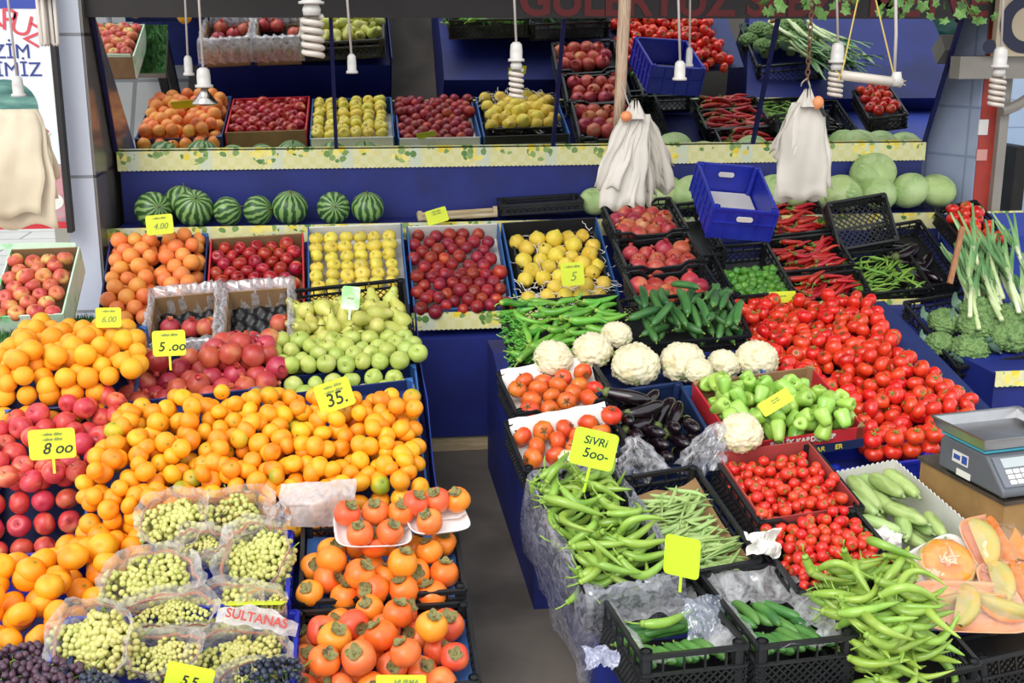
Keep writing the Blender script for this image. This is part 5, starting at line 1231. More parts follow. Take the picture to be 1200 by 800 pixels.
# green chilli crate wrapped in film
f = Fr((688, 694), (796, 672), (632, 556), 2.99, 3.5, dy=.04)
crate(f, .15, 'black film-wrapped crate of light green chillies behind the empty-looking crates', lat=.03)
q = MB(); n = 40; vs = []; lev = ((.02, .004, -.01), (.0, 0, .012), (-.016, 0, .0), (-.035, 0, -.08), (-.03, 0, -.2), (-.01, 0, -.33))
per = []
for k in range(n):
    t = k/n*4; s_ = int(t); g = t-s_; per.append([(f.W*g, 0), (f.W, f.L*g), (f.W*(1-g), f.L), (0, f.L*(1-g))][s_])
for j, (ins, _z, z) in enumerate(lev):
    for k, (x, y) in enumerate(per):
        cx, cy = f.W/2, f.L/2; dx, dy_ = x-cx, y-cy; l = math.hypot(dx, dy_); w = .01*math.sin(k*2.1+j)+.008*math.sin(k*.9+2*j)
        vs.append((x-dx/l*(ins+w), y-dy_/l*(ins+w), z+.008*math.sin(k*1.7+j)-(.06 if (y < .02 and j == 5) else 0)))
q.add(vs, [(j*n+k, j*n+(k+1) % n, (j+1)*n+(k+1) % n, (j+1)*n+k) for j in range(len(lev)-1) for k in range(n)])
o = q.build('film_wrap', film('wrap_film', 'DCDCEC', .3, .12, .35), smooth=True); o.matrix_basis = f.M(); tag(o, 'clear plastic film wrapped around the light green chilli crate', 'plastic film')
pile(f, CHIL, 74, .155, .0125, 'curved light green chilli in the film-wrapped crate', 'light green chillies in the film-wrapped crate', (.05, f.W-.05), (.04, f.L-.03), base=-.05, ang=.2, spread=1., pitch=.2)
for i, (px, py, y, a) in enumerate(((668, 685, 3.05, 1.45), (641, 575, 3.46, -1.0), (690, 660, 3.0, 1.2))):
    o = place(CHIL[1], at(px, py, y), Matrix((f.u, f.n, -f.v)).transposed() @ Matrix.Rotation(a, 3, 'Z'), .95, ['light green chilli hanging over the front edge of the film-wrapped crate', 'light green chilli sticking up at the rear left of its crate', 'light green chilli dangling at the front of the film-wrapped crate'][i], 'light green chillies at the crate edges')
crumple('plastic_bag', 'scrap of white and blue plastic on the floor by the film-wrapped crate', 704, 772, 2.66, 46, 30, film('scrap', 'C9CCE8', .8, .3, .4), 9.1, .5, .02)
# green beans on kraft paper
f = Fr((800, 672), (892, 655), (748, 556), 3.07, 3.52, dy=.04)
crate(f, .13, 'black crate of flat green beans lined with brown paper', lat=.03)
q = MB(); q.grid(14, 14, lambda a, b: (.008+a*(f.W-.016), .02+b*(f.L*.9), -.075+.06*max(0, abs(a-.5)*2-.75)*4*.5+.03*max(0, b-.8)*5*.6+.006*math.sin(a*13+b*9))); o = q.build('paper_liner', m_kraft, smooth=True); o.matrix_basis = f.M(); tag(o, 'brown kraft paper lining the green bean crate', 'paper')
pile(f, BEAN, 130, .125, .0065, 'flat green bean in the paper-lined crate', 'flat green beans', (.05, f.W-.06), (.03, f.L*.78), base=-.06, ang=.2, spread=.5, pitch=.1, squash=.45, tries=5)
# cherry tomatoes
f = Fr((890, 612), (1012, 594), (856, 530), 3.23, 3.6, dy=.03)
crate(f, .12, 'upper black crate of cherry tomatoes with red carton liner', lat=.024, dip=.02)
q = MB()
q.box((.012, .01, -.1), (f.W-.012, .014, .0)); q.box((.012, f.L-.014, -.1), (f.W-.012, f.L-.01, .014)); q.box((.01, .01, -.1), (.014, f.L-.01, .006)); q.box((f.W-.014, .01, -.1), (f.W-.01, f.L-.01, .01)); q.box((.01, .01, -.1), (f.W-.01, f.L-.01, -.097)); o = q.build('carton_liner', mat('dull_red_card', ['9C3A38', 'A84844'], scale=5, rough=.6)); o.matrix_basis = f.M(); tag(o, 'red carton tray standing inside the upper cherry tomato crate', 'tray')
rows(f, CHER, .0186, 'cherry tomato in the red carton', 'cherry tomatoes in the red carton', z=-.03, jit=.3, zj=.5, rv=1.45, gap=.95, u=(.03, f.W-.03), v=(.025, f.L-.05), tilt=1.2, sj=.1)
rows(f, CHER, .0186, 'cherry tomato lying on top in the red carton', 'cherry tomatoes on top in the red carton', z=-.004, jit=.5, zj=.4, rv=2.2, gap=1.3, u=(.04, f.W-.04), v=(.04, f.L-.1), tilt=1.2, sj=.1)
f = Fr((936, 692), (1058, 662), (884, 622), 2.96, 3.22, dy=.04)
crate(f, .12, 'lower black crate of cherry tomatoes with white paper corners', lat=.024, dip=.03)
rows(f, CHER, .0186, 'cherry tomato in the lower crate', 'cherry tomatoes in the lower crate', z=-.006, jit=.3, zj=.5, rv=1.45, gap=.95, u=(.025, f.W-.025), v=(.015, f.L-.01), tilt=1.2, sj=.1)
rows(f, CHER, .0186, 'cherry tomato lying on top in the lower crate', 'cherry tomatoes on top in the lower crate', z=.016, jit=.5, zj=.4, rv=2.2, gap=1.3, u=(.05, f.W-.05), v=(.05, f.L-.02), tilt=1.2, sj=.1)
crumple('white_paper', 'crumpled white paper at the left of the lower cherry tomatoes', 895, 636, 3.12, 46, 34, m_paper, 3.7, .9, .025, cat='paper')
crumple('white_paper', 'white paper corner between the lower cherry tomatoes and zucchini', 1036, 632, 3.18, 40, 34, m_paper, 6.7, .8, .02, cat='paper')
# zucchini with scalloped liner
f = Fr((1010, 662), (1146, 632), (992, 560), 3.1, 3.58, dy=.04)
box(f, .1, 'carton of pale zucchini beside the scale', m_bcard, m_white)
q = MB()
def scal(L): return [(L*i/120, .035+.008*abs(math.sin(i*PI/6))) for i in range(121)]
q.prism([(0, -.09)]+scal(f.W-.02)+[(f.W-.02, -.09)], .003, T((.01, f.L-.012, 0)))
q.prism([(0, -.09)]+scal(f.L-.02)+[(f.L-.02, -.09)], .003, T((f.W-.01, .01, 0), (0, 0, PI/2)))
q.prism([(0, -.09)]+scal(f.L-.02)+[(f.L-.02, -.09)], .003, T((.014, .01, -.02), (0, 0, PI/2)))
o = q.build('scalloped_liner', m_white); o.matrix_basis = f.M(); tag(o, 'white paper liner with scalloped edge around the zucchini', 'paper')
pile(f, ZUCC, 27, .165, .023, 'pale green zucchini in the scalloped paper liner', 'zucchini', (.07, f.W-.07), (.09, f.L-.09), base=-.075, ang=1.72, spread=.4, pitch=.1, tries=14, squash=.6)
# cucumber crates at the front
ext = []
for k, (FL, FR, BL, lb, nm) in enumerate([((752, 768), (876, 755), (690, 684), 'nearest black lattice crate of cucumbers, left of the pair', 'left'), ((889, 756), (1004, 743), (816, 668), 'black lattice crate of cucumbers, right of the front pair', 'right')]):
    f = Fr(FL, FR, BL, 2.66, 3.1, dy=.02); crate(f, .16, lb, lat=.022, posts=.034)
    for i in range(9):
        M3 = Matrix((f.u, f.v, f.n)).transposed() @ Euler((random.uniform(-3, 3), -.12, -1.35+random.gauss(0, .07))).to_matrix()
        place(CUCU[i % 2], f.at(.045+i*(f.W-.085)/8, f.L*.3+random.gauss(0, .008), -.075), M3, .92, 'cucumber in the %s front crate, %s from left in the near row' % (nm, ORD[i]), 'cucumbers in the %s front crate' % nm)
    for i in range(7):
        M3 = Matrix((f.u, f.v, f.n)).transposed() @ Euler((random.uniform(-3, 3), 0, (.1 if k == 0 else -1.2)+random.gauss(0, .15))).to_matrix()
        place(CUCU[i % 2], f.at(.06+i*(f.W-.11)/6, f.L*.6+random.gauss(0, .02), -.08+.01*(i % 2)), M3, .95, 'cucumber in the %s front crate, %s from left in the far row' % (nm, ORD[i]), 'cucumbers in the %s front crate' % nm)
    def ruff(a, b, f=f, k=k):
        x = a*f.W; y = b*f.L; e = max(abs(a-.5), abs(b-.5))*2
        nz = noise.noise_vector(Vector((a*6+k*5, b*6, k)))
        return (x+nz.x*.02, y+nz.y*.02, -.06+.05*max(0, e-.6)/.4+nz.z*.025)
    q = MB(); n = 26; b0 = len(q.v); q.grid(n, n, ruff)
    def hole(fc):
        c = sum((Vector(q.v[i]) for i in fc), Vector())/4; return abs(c.x/f.W-.5) < .3 and .12 < c.y/f.L < .72
    q.f = [fc for fc in q.f if not hole(fc)]
    o = q.build('film_liner', m_bag, smooth=True); o.matrix_basis = f.M(); tag(o, 'crumpled clear film liner in the %s front cucumber crate' % nm, 'plastic film')
    ext.append(f)
f = ext[0]
o = crumple('plastic_wrap', 'shiny grey plastic wrap folded over the divider of the cucumber crates', 826, 722, 2.88, 60, 60, film('grey_wrap', 'A8B0C8', .45, .12, .3), 7.7, .7, .02)
o = place(CHIL[0], at(783, 722, 2.93), Euler((0, 0, .35)).to_matrix(), 1.2, 'single long chilli lying on the film of the left front cucumber crate', None)
o.matrix_basis = o.matrix_basis
# light green chillies at lower right
f = Fr((1000, 812), (1150, 778), (940, 698), 2.62, 3.02, dy=.03)
crate(f, .14, 'black crate heaped with light green chillies at the lower right', lat=.024)
pile(f, CHIL[:3]+CHIL[5:], 118, .138, .0125, 'light green chilli in the heaped crate at lower right', 'light green chillies at lower right', (.08, f.W-.09), (.02, f.L-.08), base=-.05, ang=-.5, spread=.8, pitch=.2, seedz=lambda a, b: .05*math.sin(PI*min(1, max(0, b/f.L)))-.05)
f = Fr((1148, 772), (1290, 740), (1136, 744), 2.78, 2.94, dy=.03)
crate(f, .16, 'upside-down black crate at the lower right corner under the pumpkin trays', lat=.02)
q = MB(); q.box((.005, .005, -.02), (f.W-.005, f.L-.005, -.014)); o = q.build('crate_lid', m_blk); o.matrix_basis = f.M(); o.parent = [x for x in bpy.data.objects if x.get('label', '').startswith('upside-down black crate')][0]; o.matrix_basis = Matrix.Identity(4)
# cards of the right block
card(696, 526, 3.36, 52, 44, -13, [('SiVRi', .3, 0, .2, .15, m_ink), ('5oo-', .36, .06, -.14, .15, m_ink)], 'yellow price card reading SIVRI 500 over the light green chillies', 30, m=m_cardg, yaw=-8)
card(799, 652, 2.98, 48, 46, 6, [], 'blank lime green card standing between chillies and beans', 18, m=m_cardg, yaw=-50)
card(909, 471, 3.72, 40, 17, 32, smallprint(2, .2), 'yellow price card lying on the bell peppers', yaw=-10, tilt=30)
# pumpkin slices on orange trays
m_otray = mat('orange_foam', ['F0B48A', 'EEAA7E'], scale=8, rough=.55)
m_pumr = mat('pumpkin_rind', ['CDA858', 'B5AC66', 'D8B264'], scale=16, rough=.5); m_pumf = mat('pumpkin_flesh', ['EE8A18', 'F29A30', 'E67E10'], scale=14, rough=.45)
m_cling = film('cling_film', 'FFFFFF', -.1, .04, .16)
def slice_(name, L, W, Ht, bend, lab, M, group):
    q = MB(); n = 14; vs = []
    ring = [(-.5, .0), (-.3, .72), (0, 1), (.3, .72), (.5, 0)]
    for i in range(n+1):
        t = i/n-.5; e = math.sqrt(max(.02, 1-(2*t)**2*.9)); c = bend*(t*t*4)*L*.3
        for (a, b) in ring: vs.append((t*L, a*W*e+c, b*Ht*e))
    q.add(vs, [(i*5+j, i*5+j+1, (i+1)*5+j+1, (i+1)*5+j) for i in range(n) for j in range(4)])
    o = q.build(name, m_pumr, smooth=True); o.matrix_basis = M; tag(o, lab, 'pumpkin', group)
    q = MB(); vs = []
    for i in range(n+1):
        t = i/n-.5; e = math.sqrt(max(.02, 1-(2*t)**2*.9)); c = bend*(t*t*4)*L*.3
        for a, b in ((-.5, 0), (-.42, .34), (-.2, .12), (.2, .12), (.5, 0)): vs.append((t*L, a*W*e*1.01+c, b*Ht*e-.0008))
    q.add(vs, [(i*5+j, (i+1)*5+j, (i+1)*5+j+1, i*5+j+1) for i in range(n) for j in range(4)]); q.add(vs, [(0, 1, 2, 3, 4), (n*5+4, n*5+3, n*5+2, n*5+1, n*5)])
    q.build('flesh', m_pumf, o, smooth=True); return o
TR = [(1106, 668, 3.06, .22, .18, .5, -.25, .3, 'white foam tray with a half pumpkin round, left of the tray group', m_foam), (1165, 640, 3.08, .19, .19, .65, -.1, .1, 'orange foam tray of pumpkin slices, rearmost of the group', m_otray), (1134, 716, 2.86, .33, .17, .5, .1, .0, 'long orange foam tray of pumpkin pieces nearest the chillies', m_otray), (1188, 694, 2.94, .2, .18, .5, .0, -.1, 'orange foam tray of pumpkin slices at the right edge', m_otray)]
for i, (px, py, y, W, L, rx, ry, rz, lb, mm) in enumerate(TR):
    M = T(at(px, py, y), (rx, ry, rz)); o = foam_tray(M, W, L, lb, mm, .024)
    nm = ('white tray', 'rearmost orange tray', 'long near tray', 'right edge tray')[i]
    if i == 0:
        q = MB(); q.lathe([(1e-4, .012), (.055, .012), (.066, .02), (.07, .034), (.066, .048), (.05, .056), (.034, .05), (.02, .046), (1e-4, .045)], 28, lobed(9, .025)); h = q.build('pumpkin_half', m_pumf, smooth=True); h.matrix_basis = M; tag(h, 'half pumpkin round showing its orange cut face on the white tray', 'pumpkin')
        q = MB(); q.lathe([(.04, .006), (.06, .008), (.074, .022), (.076, .034), (.07, .045)], 28, lobed(9, .025)); q.build('rind', m_pumr, h, smooth=True); h.matrix_basis = M @ Matrix.Scale(1.12, 4)
        q = MB()
        for t in range(9): q.tube([(random.uniform(-.02, .02), random.uniform(-.02, .02), .05), (random.uniform(-.03, .03), random.uniform(-.03, .03), .056), (random.uniform(-.02, .02), random.uniform(-.02, .02), .05)], .003, 5)
        q.build('seed_pulp', mat('pumpkin_pulp', ['F2CDA8', 'E9B080'], scale=30), h)
        slice_('pumpkin_slice', .13, .05, .05, .2, 'pumpkin wedge lying under the half round on the white tray', M @ T((.01, -.055, .006)), 'pumpkin slices')
    else:
        ks = 3 if i != 2 else 4
        for j in range(ks):
            if i == 2: Mx_ = M @ T(((j-1.5)*.06, (.03, -.015)[j % 2], .03), ((2.3, .5, 2.5, .4)[j], 0, (.25, 1.1, .15, -.3)[j]))
            else: Mx_ = M @ T(((j-1)*.045-.004, 0, .03), ((.5, 2.2, 2.4)[j], 0, PI/2+.1*(j-1)))
            slice_('pumpkin_slice', .155, .062, .055, .3, 'pumpkin slice on the %s, %s from left' % (nm, ORD[j]), Mx_, 'pumpkin slices')
    q = MB(); q.grid(16, 16, lambda a, b: ((a-.5)*W*.98, (b-.5)*L*.98, .022+.052*(max(0, 1-(2*a-1)**2)*max(0, 1-(2*b-1)**2))**.45+.003*math.sin(a*29+b*17))); q.build('cling_film', m_cling, o, smooth=True)

# ------------------------------------------------------------------ scale on its box
m_grsc = mat('grey_scale_body', ['54585F', '5C6068'], scale=6, rough=.45); m_teal = mat('teal_plate', '3F9EB4', rough=.35); m_steel = metal('brushed_steel', ['A8A8AA', 'B8B8BA'], .3)
zt = .53
ps = Vector((1.955, 3.235, 0)); yawS = R(9.5)
MS = T((ps.x, ps.y, zt), (0, 0, yawS), (.82, .82, 1.02))
st = empty('kitchen_scale', MS); st.name = 'weighing_scale'; tag(st, 'grey electronic weighing scale with steel tray beside the tomatoes', 'scale')
def sbox(name, poly, x0, x1, m, bev=.006):
    q = MB(); q.prism(poly, x1-x0, Matrix(((0, 1, 0, x0), (1, 0, 0, 0), (0, 0, 1, 0), (0, 0, 0, 1)))); return q.build(name, m, st, bev=bev)
# local: x along width, y depth (front = -y)
bd_ = sbox('body', [(-.2, .012), (-.2, .03), (-.09, .115), (.15, .115), (.17, .1), (.17, .012)], -.165, .165, m_grsc, .008)
q = MB(); q.box((-.17, -.09, .117), (.17, .165, .126)); q.build('weighing_plate', m_teal, st, bev=.004)
q = MB()
for lo, hi in (((-.18, -.1, .132), (.18, .175, .137)),): q.box(lo, hi)
for a, b in (((-.18, -.1), (.18, -.1)), ((.18, -.1), (.18, .175)), ((.18, .175), (-.18, .175)), ((-.18, .175), (-.18, -.1))):
    A2 = Vector((*a, .132)); B2 = Vector((*b, .132)); o1 = Vector((A2.x*1.1, (A2.y-.03)*1.12+.03, .168)); o2 = Vector((B2.x*1.1, (B2.y-.03)*1.12+.03, .168)); q.add([A2, B2, o2, o1], [(0, 1, 2, 3)])
    q.bar(o1, o2, .008, .004)
q.build('tray', m_steel, st)
nrm = Vector((0, -.085, .11)).normalized()
ang = math.atan2(.085, .11)
Mp = T((0, -.145, .0735), (ang, 0, 0))
q = MB(); q.box((-.15, -.055, 0), (.15, .055, .003), Mp); q.build('front_panel', mat('panel_grey', '6C7078', rough=.4), st)
q = MB(); q.box((-.12, .012, .002), (.12, .046, .006), Mp); q.build('display', mat('grey_display', 'AEB6B8', rough=.2), st)
kp = None
for i in range(8):
    for j in range(3):
        q = MB(); q.box((-.12+i*.031, -.048+j*.019, .002), (-.12+i*.031+.024, -.048+j*.019+.014, .0075), Mp); q.build('key', m_foam, st)
for x in (-.13, .13):
    for y in (-.16, .14):
        q = MB(); q.tube([(x, y, 0), (x, y, .014)], .014, 10); q.build('foot', m_blk, st)
q = MB(); q.box((-.1665, .0, .05), (-.165, .09, .085)); q.build('sticker', m_paper, st)
q = MB(); q.box((-.1672, .005, .055), (-.1663, .035, .08)); q.box((-.1672, .045, .06), (-.1663, .082, .075)); q.build('sticker_print', mat('blue_print', '2E4A9A'), st)
q = MB(); q.box((-.1665, -.02, .014), (-.165, .06, .034)); q.build('label_plate', m_white, st)
# box under the scale
MB_ = T((1.862, 3.06, zt-.002), (0, 0, yawS)); o = empty('wooden_chest', MB_); tag(o, 'worn brown chest with dark top under the weighing scale', 'chest')
q = MB(); q.box((0, 0, -.012), (.8, .42, 0)); q.build('lid', mat('dark_worn_board', ['3A302A', '4E423A', '2C2522'], scale=6, rough=.6), o)
q = MB(); q.box((.006, .006, -.52), (.79, .41, -.012)); q.build('body', mat('tan_board', ['A07E4E', '8F6E42', 'AA8A58'], scale=5, rough=.7), o)
place(CHIL[0], at(1132, 558, 3.36), Euler((0, 0, .2)).to_matrix(), .35, 'small green chilli tip lying on the chest beside the scale', None)

# ------------------------------------------------------------------ broccoli and leek stand at right
f = Fr((1122, 430), (1230, 412), (1068, 352), 4.5, 4.98)
zb = f.at(0, 0, -.16).z
q = MB(); Mt = Matrix(((0, 1, 0, 0), (1, 0, 0, 0), (0, 0, 1, 0), (0, 0, 0, 1)))
a0 = at(1166, 438, 4.36); b0 = at(1014, 358, 5.18)
q.add([(b0.x, 5.18, .02), (a0.x, 4.36, .02), (a0.x+1.2, 4.36, .02), (a0.x+1.2, 5.18, .02), (b0.x, 5.18, b0.z), (a0.x, 4.36, a0.z), (a0.x+1.2, 4.36, a0.z), (a0.x+1.2, 5.18, b0.z)], [(0, 3, 2, 1), (4, 5, 6, 7), (0, 1, 5, 4), (1, 2, 6, 5), (2, 3, 7, 6), (3, 0, 4, 7)])
tag(q.build('display_stand', m_tarp), 'blue tarpaulin stand under the broccoli crate at right', 'display stand')
edging('stand_edging', at(1166, 440, 4.35).x, at(1300, 440, 4.35).x, 4.345, a0.z+.012, .06, 'lemon-print oilcloth edge under the broccoli crate at far right')
crate(f, .13, 'black crate of broccoli and leeks at the right edge', lat=.03)
for i, (a, b, z, s) in enumerate([(.12, .1, .0, 1.), (.32, .12, .02, 1.15), (.1, .3, .01, .9), (.28, .3, .03, 1.1), (.02, .18, -.01, .8), (.2, .2, .04, 1.), (.42, .26, .0, 1.)]):
    place(BROC[i % 2], f.at(a*f.W/.45, b*f.L/.5, z), rot_from(Vector((-.1, -.5, 1)), i*1.2), s*1.12, ['broccoli head at the front left of its crate', 'big broccoli head at the front centre of its crate', 'broccoli head at the rear left beside the wooden stick', 'broccoli head at the rear next to the leeks', 'small broccoli head leaning over the left crate edge', 'broccoli head on top in the middle of its crate', 'broccoli head half under the leek shanks'][i], 'broccoli heads')
for i in range(24):
    px = 1190+random.uniform(-62, 44); py = 384-(i//3)*4+random.uniform(-14, 16)
    p = at(px, py, 4.58+.014*i); d = (at(1122+(px-1128)*.72+random.uniform(-16, 16), 282+random.uniform(-8, 30), 5.1)-p).normalized()
    z_ = (Vector((0, -.6, 1))-d*Vector((0, -.6, 1)).dot(d)).normalized(); M3 = Matrix((d, z_.cross(d), z_)).transposed()
    place(LEEK[i % 3], p, M3, .86, 'leek in the fanned pile at the right edge, above the broccoli', 'leeks in the fanned pile')
q = MB(); q.bar(at(1128, 266, 4.85), at(1113, 332, 4.75), .022, .012, (0, 1, 0)); tag(q.build('wooden_stick', mat('stick_wood', ['A8744E', '8F6040'], scale=8, rough=.7, stretch=(8, 8, 1))), 'flat reddish wooden stick standing up behind the broccoli', 'stick')

# ------------------------------------------------------------------ hanging things
m_cord = mat('white_cord', 'B4ACA8', rough=.6); m_sock = mat('white_socket', ['BEBAB6', 'C6C2BE'], scale=6, rough=.35); m_tube = mat('lamp_glass', ['C6BCB2', 'BEB4AA'], scale=4, rough=.25)
def lamp(x0, x1, ye, Y, kind, label, sw=18, bh=40, name='hanging_lamp', cat='lamp'):
    p = at(x1, ye, Y); k = (p-CAM).length/FPX; ztop = 2.74 if Y > 4.25 else 2.72
    o = empty(name, Matrix.Translation(p)); tag(o, label, cat, 'hanging lamps')
    sw *= k; bh *= k; hs = 14*k if kind != 'cfl' else 10*k
    pt = at(x0, -160, Y)-p if ye < 0 else at(x0, 0, Y)-p; pt *= (ztop-p.z)/max(.05, pt.z)
    q = MB(); q.tube([(0, 0, 0), pt*.3+Vector((.004, 0, 0)), pt*.6-Vector((.003, 0, 0)), pt], .0045, 6); q.build('cord', m_cord, o, smooth=True)
    q = MB(); q.lathe([(.2*sw, .2*hs), (.38*sw, 0), (.42*sw, -.5*hs), (.42*sw, -hs*1.1), (.55*sw, -hs*1.15), (.55*sw, -hs*1.35), (.3*sw, -hs*1.35)], 14); q.build('socket', m_sock, o, smooth=True)
    z0 = -hs*1.35
    if kind == 'spiral':
        q = MB(); q.lathe([(.3*sw, z0), (.4*sw, z0-.1*bh), (.36*sw, z0-.22*bh)], 12); q.build('ballast', m_sock, o, smooth=True); z0 -= .24*bh
        q = MB(); n = 90; T_ = 5; pts = [((.4*sw)*math.cos(2*PI*T_*i/n), (.4*sw)*math.sin(2*PI*T_*i/n), z0-.76*bh*i/n) for i in range(n+1)]; q.tube(pts, .058*bh, 8); q.build('spiral_tube', m_tube, o, smooth=True)
    elif kind == 'cfl':
        q = MB()
        for a in range(3):
            for b in (-1, 1):
                x = .3*sw*math.cos(a*2.1)+.1*sw*b; y = .3*sw*math.sin(a*2.1); q.tube([(x, y, z0), (x, y, z0-bh*.95), (x-.08*sw*b, y, z0-bh)], .085*sw, 8)
        q.build('glass_tubes', m_tube, o, smooth=True)
    elif kind == 'reflector':
        q = MB(); q.lathe([(.2*sw, z0), (.24*sw, z0-.2*bh), (.55*sw, z0-.55*bh), (.8*sw, z0-.85*bh), (.78*sw, z0-.92*bh), (.3*sw, z0-bh), (.01*sw, z0-bh*1.02)], 20); q.build('reflector_bulb', metal('silvered_glass', 'B8B2AC', .22), o, smooth=True)
    return o
lamp(8, 20, 92, 4.3, 'none', 'bare white lamp holder on a cord in front of the watermelon poster', 14)
lamp(47, 50, -22, 4.3, 'cfl', 'three-tube energy saving bulb at the upper left corner', 24, 52)
lamp(216, 220, 68, 5.2, 'none', 'lamp holder beside the reflector bulb, standing in for its reflection in the mirror', 11)  # solid stand-in for the mirror image of the reflector bulb's holder
lamp(232, 238, 82, 4.5, 'reflector', 'silver reflector bulb on a white cord in front of the left mirror', 18, 20)
lamp(364, 364, -16, 4.3, 'spiral', 'big spiral bulb cut by the top edge above the left blue cloth', 26, 56)
lamp(406, 412, 66, 4.5, 'none', 'bare white lamp holder in front of the green apples in the mirror', 12)
lamp(602, 605, 52, 4.4, 'spiral', 'spiral bulb hanging left of the wooden pole', 17, 40)
lamp(794, 797, 74, 4.4, 'none', 'bare white lamp holder hanging right of the wooden pole', 15)
lamp(808, 808, 58, 5.2, 'none', 'smaller grey lamp holder behind the bare white one, modelled for its mirror reflection', 9)  # the white holder's reflection, modelled as a second holder
lamp(980, 982, 53, 4.5, 'spiral', 'spiral bulb hanging beside the rusty chain', 17, 36)
lamp(1175, 1173, 58, 4.4, 'spiral', 'spiral bulb hanging before the red strip at right', 17, 40)
# tube lamp slung from strings
pa_, pb_ = at(986, 88, 4.3), at(1056, 97, 4.3); o = empty('tube_lamp', Matrix.Translation((pa_+pb_)/2)); tag(o, 'white tube lamp slung on yellow strings in front of the right mirror', 'lamp'); c_ = (pa_+pb_)/2
q = MB(); q.tube([pa_-c_, pb_-c_], .018, 14); q.build('tube', m_tube, o, smooth=True)
q = MB(); q.tube([pb_-c_+Vector((-.02, 0, -.01)), pb_-c_+Vector((-.02, 0, .04))], [.024, .016], 10); q.build('holder', m_sock, o, smooth=True)
m_str = mat('yellow_string', 'C9AE5A', rough=.7)
q = MB(); q.tube([at(986, 88, 4.3)-c_, at(1018, -60, 4.3)-c_], .0028, 5); q.tube([at(1049, 95, 4.3)-c_, at(1012, -60, 4.3)-c_], .0028, 5)
for e in (pa_-c_, pb_-c_):
    for t in range(6): q.tube([e, e+Vector((random.uniform(-.025, .025), random.uniform(-.02, .02), random.uniform(-.02, .02)))], .002, 4)
q.build('string', m_str, o)
q = MB(); q.tube([at(1048, 86, 4.3)-c_, at(1050, 40, 4.3)-c_, at(1049, -70, 4.3)-c_], .006, 6); q.build('cord', m_cord, o, smooth=True)
# wooden pole
q = MB(); pts = [at(733, -110, 4.5), at(732, 10, 4.5), at(729, 60, 4.5), at(727, 110, 4.5), at(723, 158, 4.5)]; q.tube(pts, [.024, .024, .023, .022, .017], 8); tag(q.build('wooden_pole', mat('grey_wood', ['9A7A62', 'B29A84', '7A5E4A'], scale=14, rough=.8, stretch=(10, 10, .7), bump=.6, bscale=40), smooth=True), 'rough grey wooden pole hanging above the left bag bundle', 'pole')
# bundles of bags
m_bagc = mat('cream_bag', ['C6B89E', 'D0C2AA', 'B8AA90'], scale=3, rough=.75); m_bagw = mat('white_bag', ['B4ADA4', 'BEB7AE', 'A59E95'], scale=3, rough=.7)
def bag_bundle(name, top, Y, sheets, m, label, seed):
    rnd = random.Random(seed); P = at(*top, Y); k = (P-CAM).length/FPX; o = empty(name, Matrix.Translation(P)); tag(o, label, 'bags')
    for i, (dx, w, h, wt, rz) in enumerate(sheets):
        q = MB(); yo = -.09+.18*i/max(1, len(sheets)-1)
        def fn(a, b):
            ww = wt+(w-wt)*min(1, b*1.6)**.7; x = ((a-.5)*ww+dx*b**.8)*k; z = -b*h*k; f = 1-.55*b
            y = yo*b+(.012*math.sin(a*7+i*2+b*3)*(.4+b)+.005*math.sin(a*19+i+b*5))*(1.4-.9*min(1, w/50))
            return (x+.004*math.sin(b*14+i+a*5), y, z+.012*math.sin(a*PI*3+i)*b)
        q.grid(14, 12, fn); q.build('bag', m, o, smooth=True, thick=.0012)
    return o
rnd = random.Random(3)
sh = [(-26, 42, 104, 30, 0), (-38, 30, 82, 26, 0), (-12, 42, 100, 34, 0)]+[(-24+i*5, 18+rnd.uniform(-3, 9), 104-abs(i-6)*3+rnd.uniform(-20, 10), 24, 0) for i in range(13)]+[(24, 38, 80, 34, 0), (36, 42, 92, 32, 0), (42, 30, 66, 28, 0), (10, 30, 74, 30, 0)]
b1 = bag_bundle('bag_bundle', (744, 134), 4.46, sh, m_bagw, 'thick bundle of white carrier bags hanging from the wooden pole', 1)
q = MB(); q.ball(Vector((-.04, -.03, -.005)), .022, 14, 8, (1, 1, .9)); q.build('rubber_knob', mat('orange_rubber', ['C97A4A', 'D98A58'], scale=8, rough=.5), b1, smooth=True)
q = MB(); q.tube([(-.05, .02, .12), (-.03, 0, .05), (0, 0, -.01)], .003, 5); q.build('hook', m_grey, b1)
sh = [(-10, 58, 104, 36, 0), (2, 50, 92, 32, 0), (-20, 40, 62, 28, 0), (-6, 54, 108, 36, 0), (8, 46, 98, 34, 0), (22, 24, 100, 24, 0), (-22, 26, 58, 22, 0), (0, 44, 60, 34, 0)]
b2 = bag_bundle('bag_bundle', (946, 120), 4.5, sh, m_bagw, 'smaller bundle of white carrier bags hanging on the rusty chain', 2)
q = MB(); q.ball(Vector((.032, -.03, 0)), .024, 14, 8, (.9, .9, 1.1)); q.build('rubber_knob', MATS['orange_rubber'], b2, smooth=True)
q = MB(); q.tube([(.035, -.035, -.01), (.06, -.04, -.05)], .008, 8); q.build('knob_handle', m_blk, b2)
sh = [(-12, 74, 110, 46, 0), (0, 76, 124, 50, 0), (4, 66, 92, 46, 0), (-14, 78, 116, 46, 0), (8, 60, 78, 44, 0), (-6, 70, 100, 50, 0)]
b3 = bag_bundle('bag_bundle', (16, 128), 4.4, sh, m_bagc, 'bundle of cream paper bags hanging in front of the poster', 3)
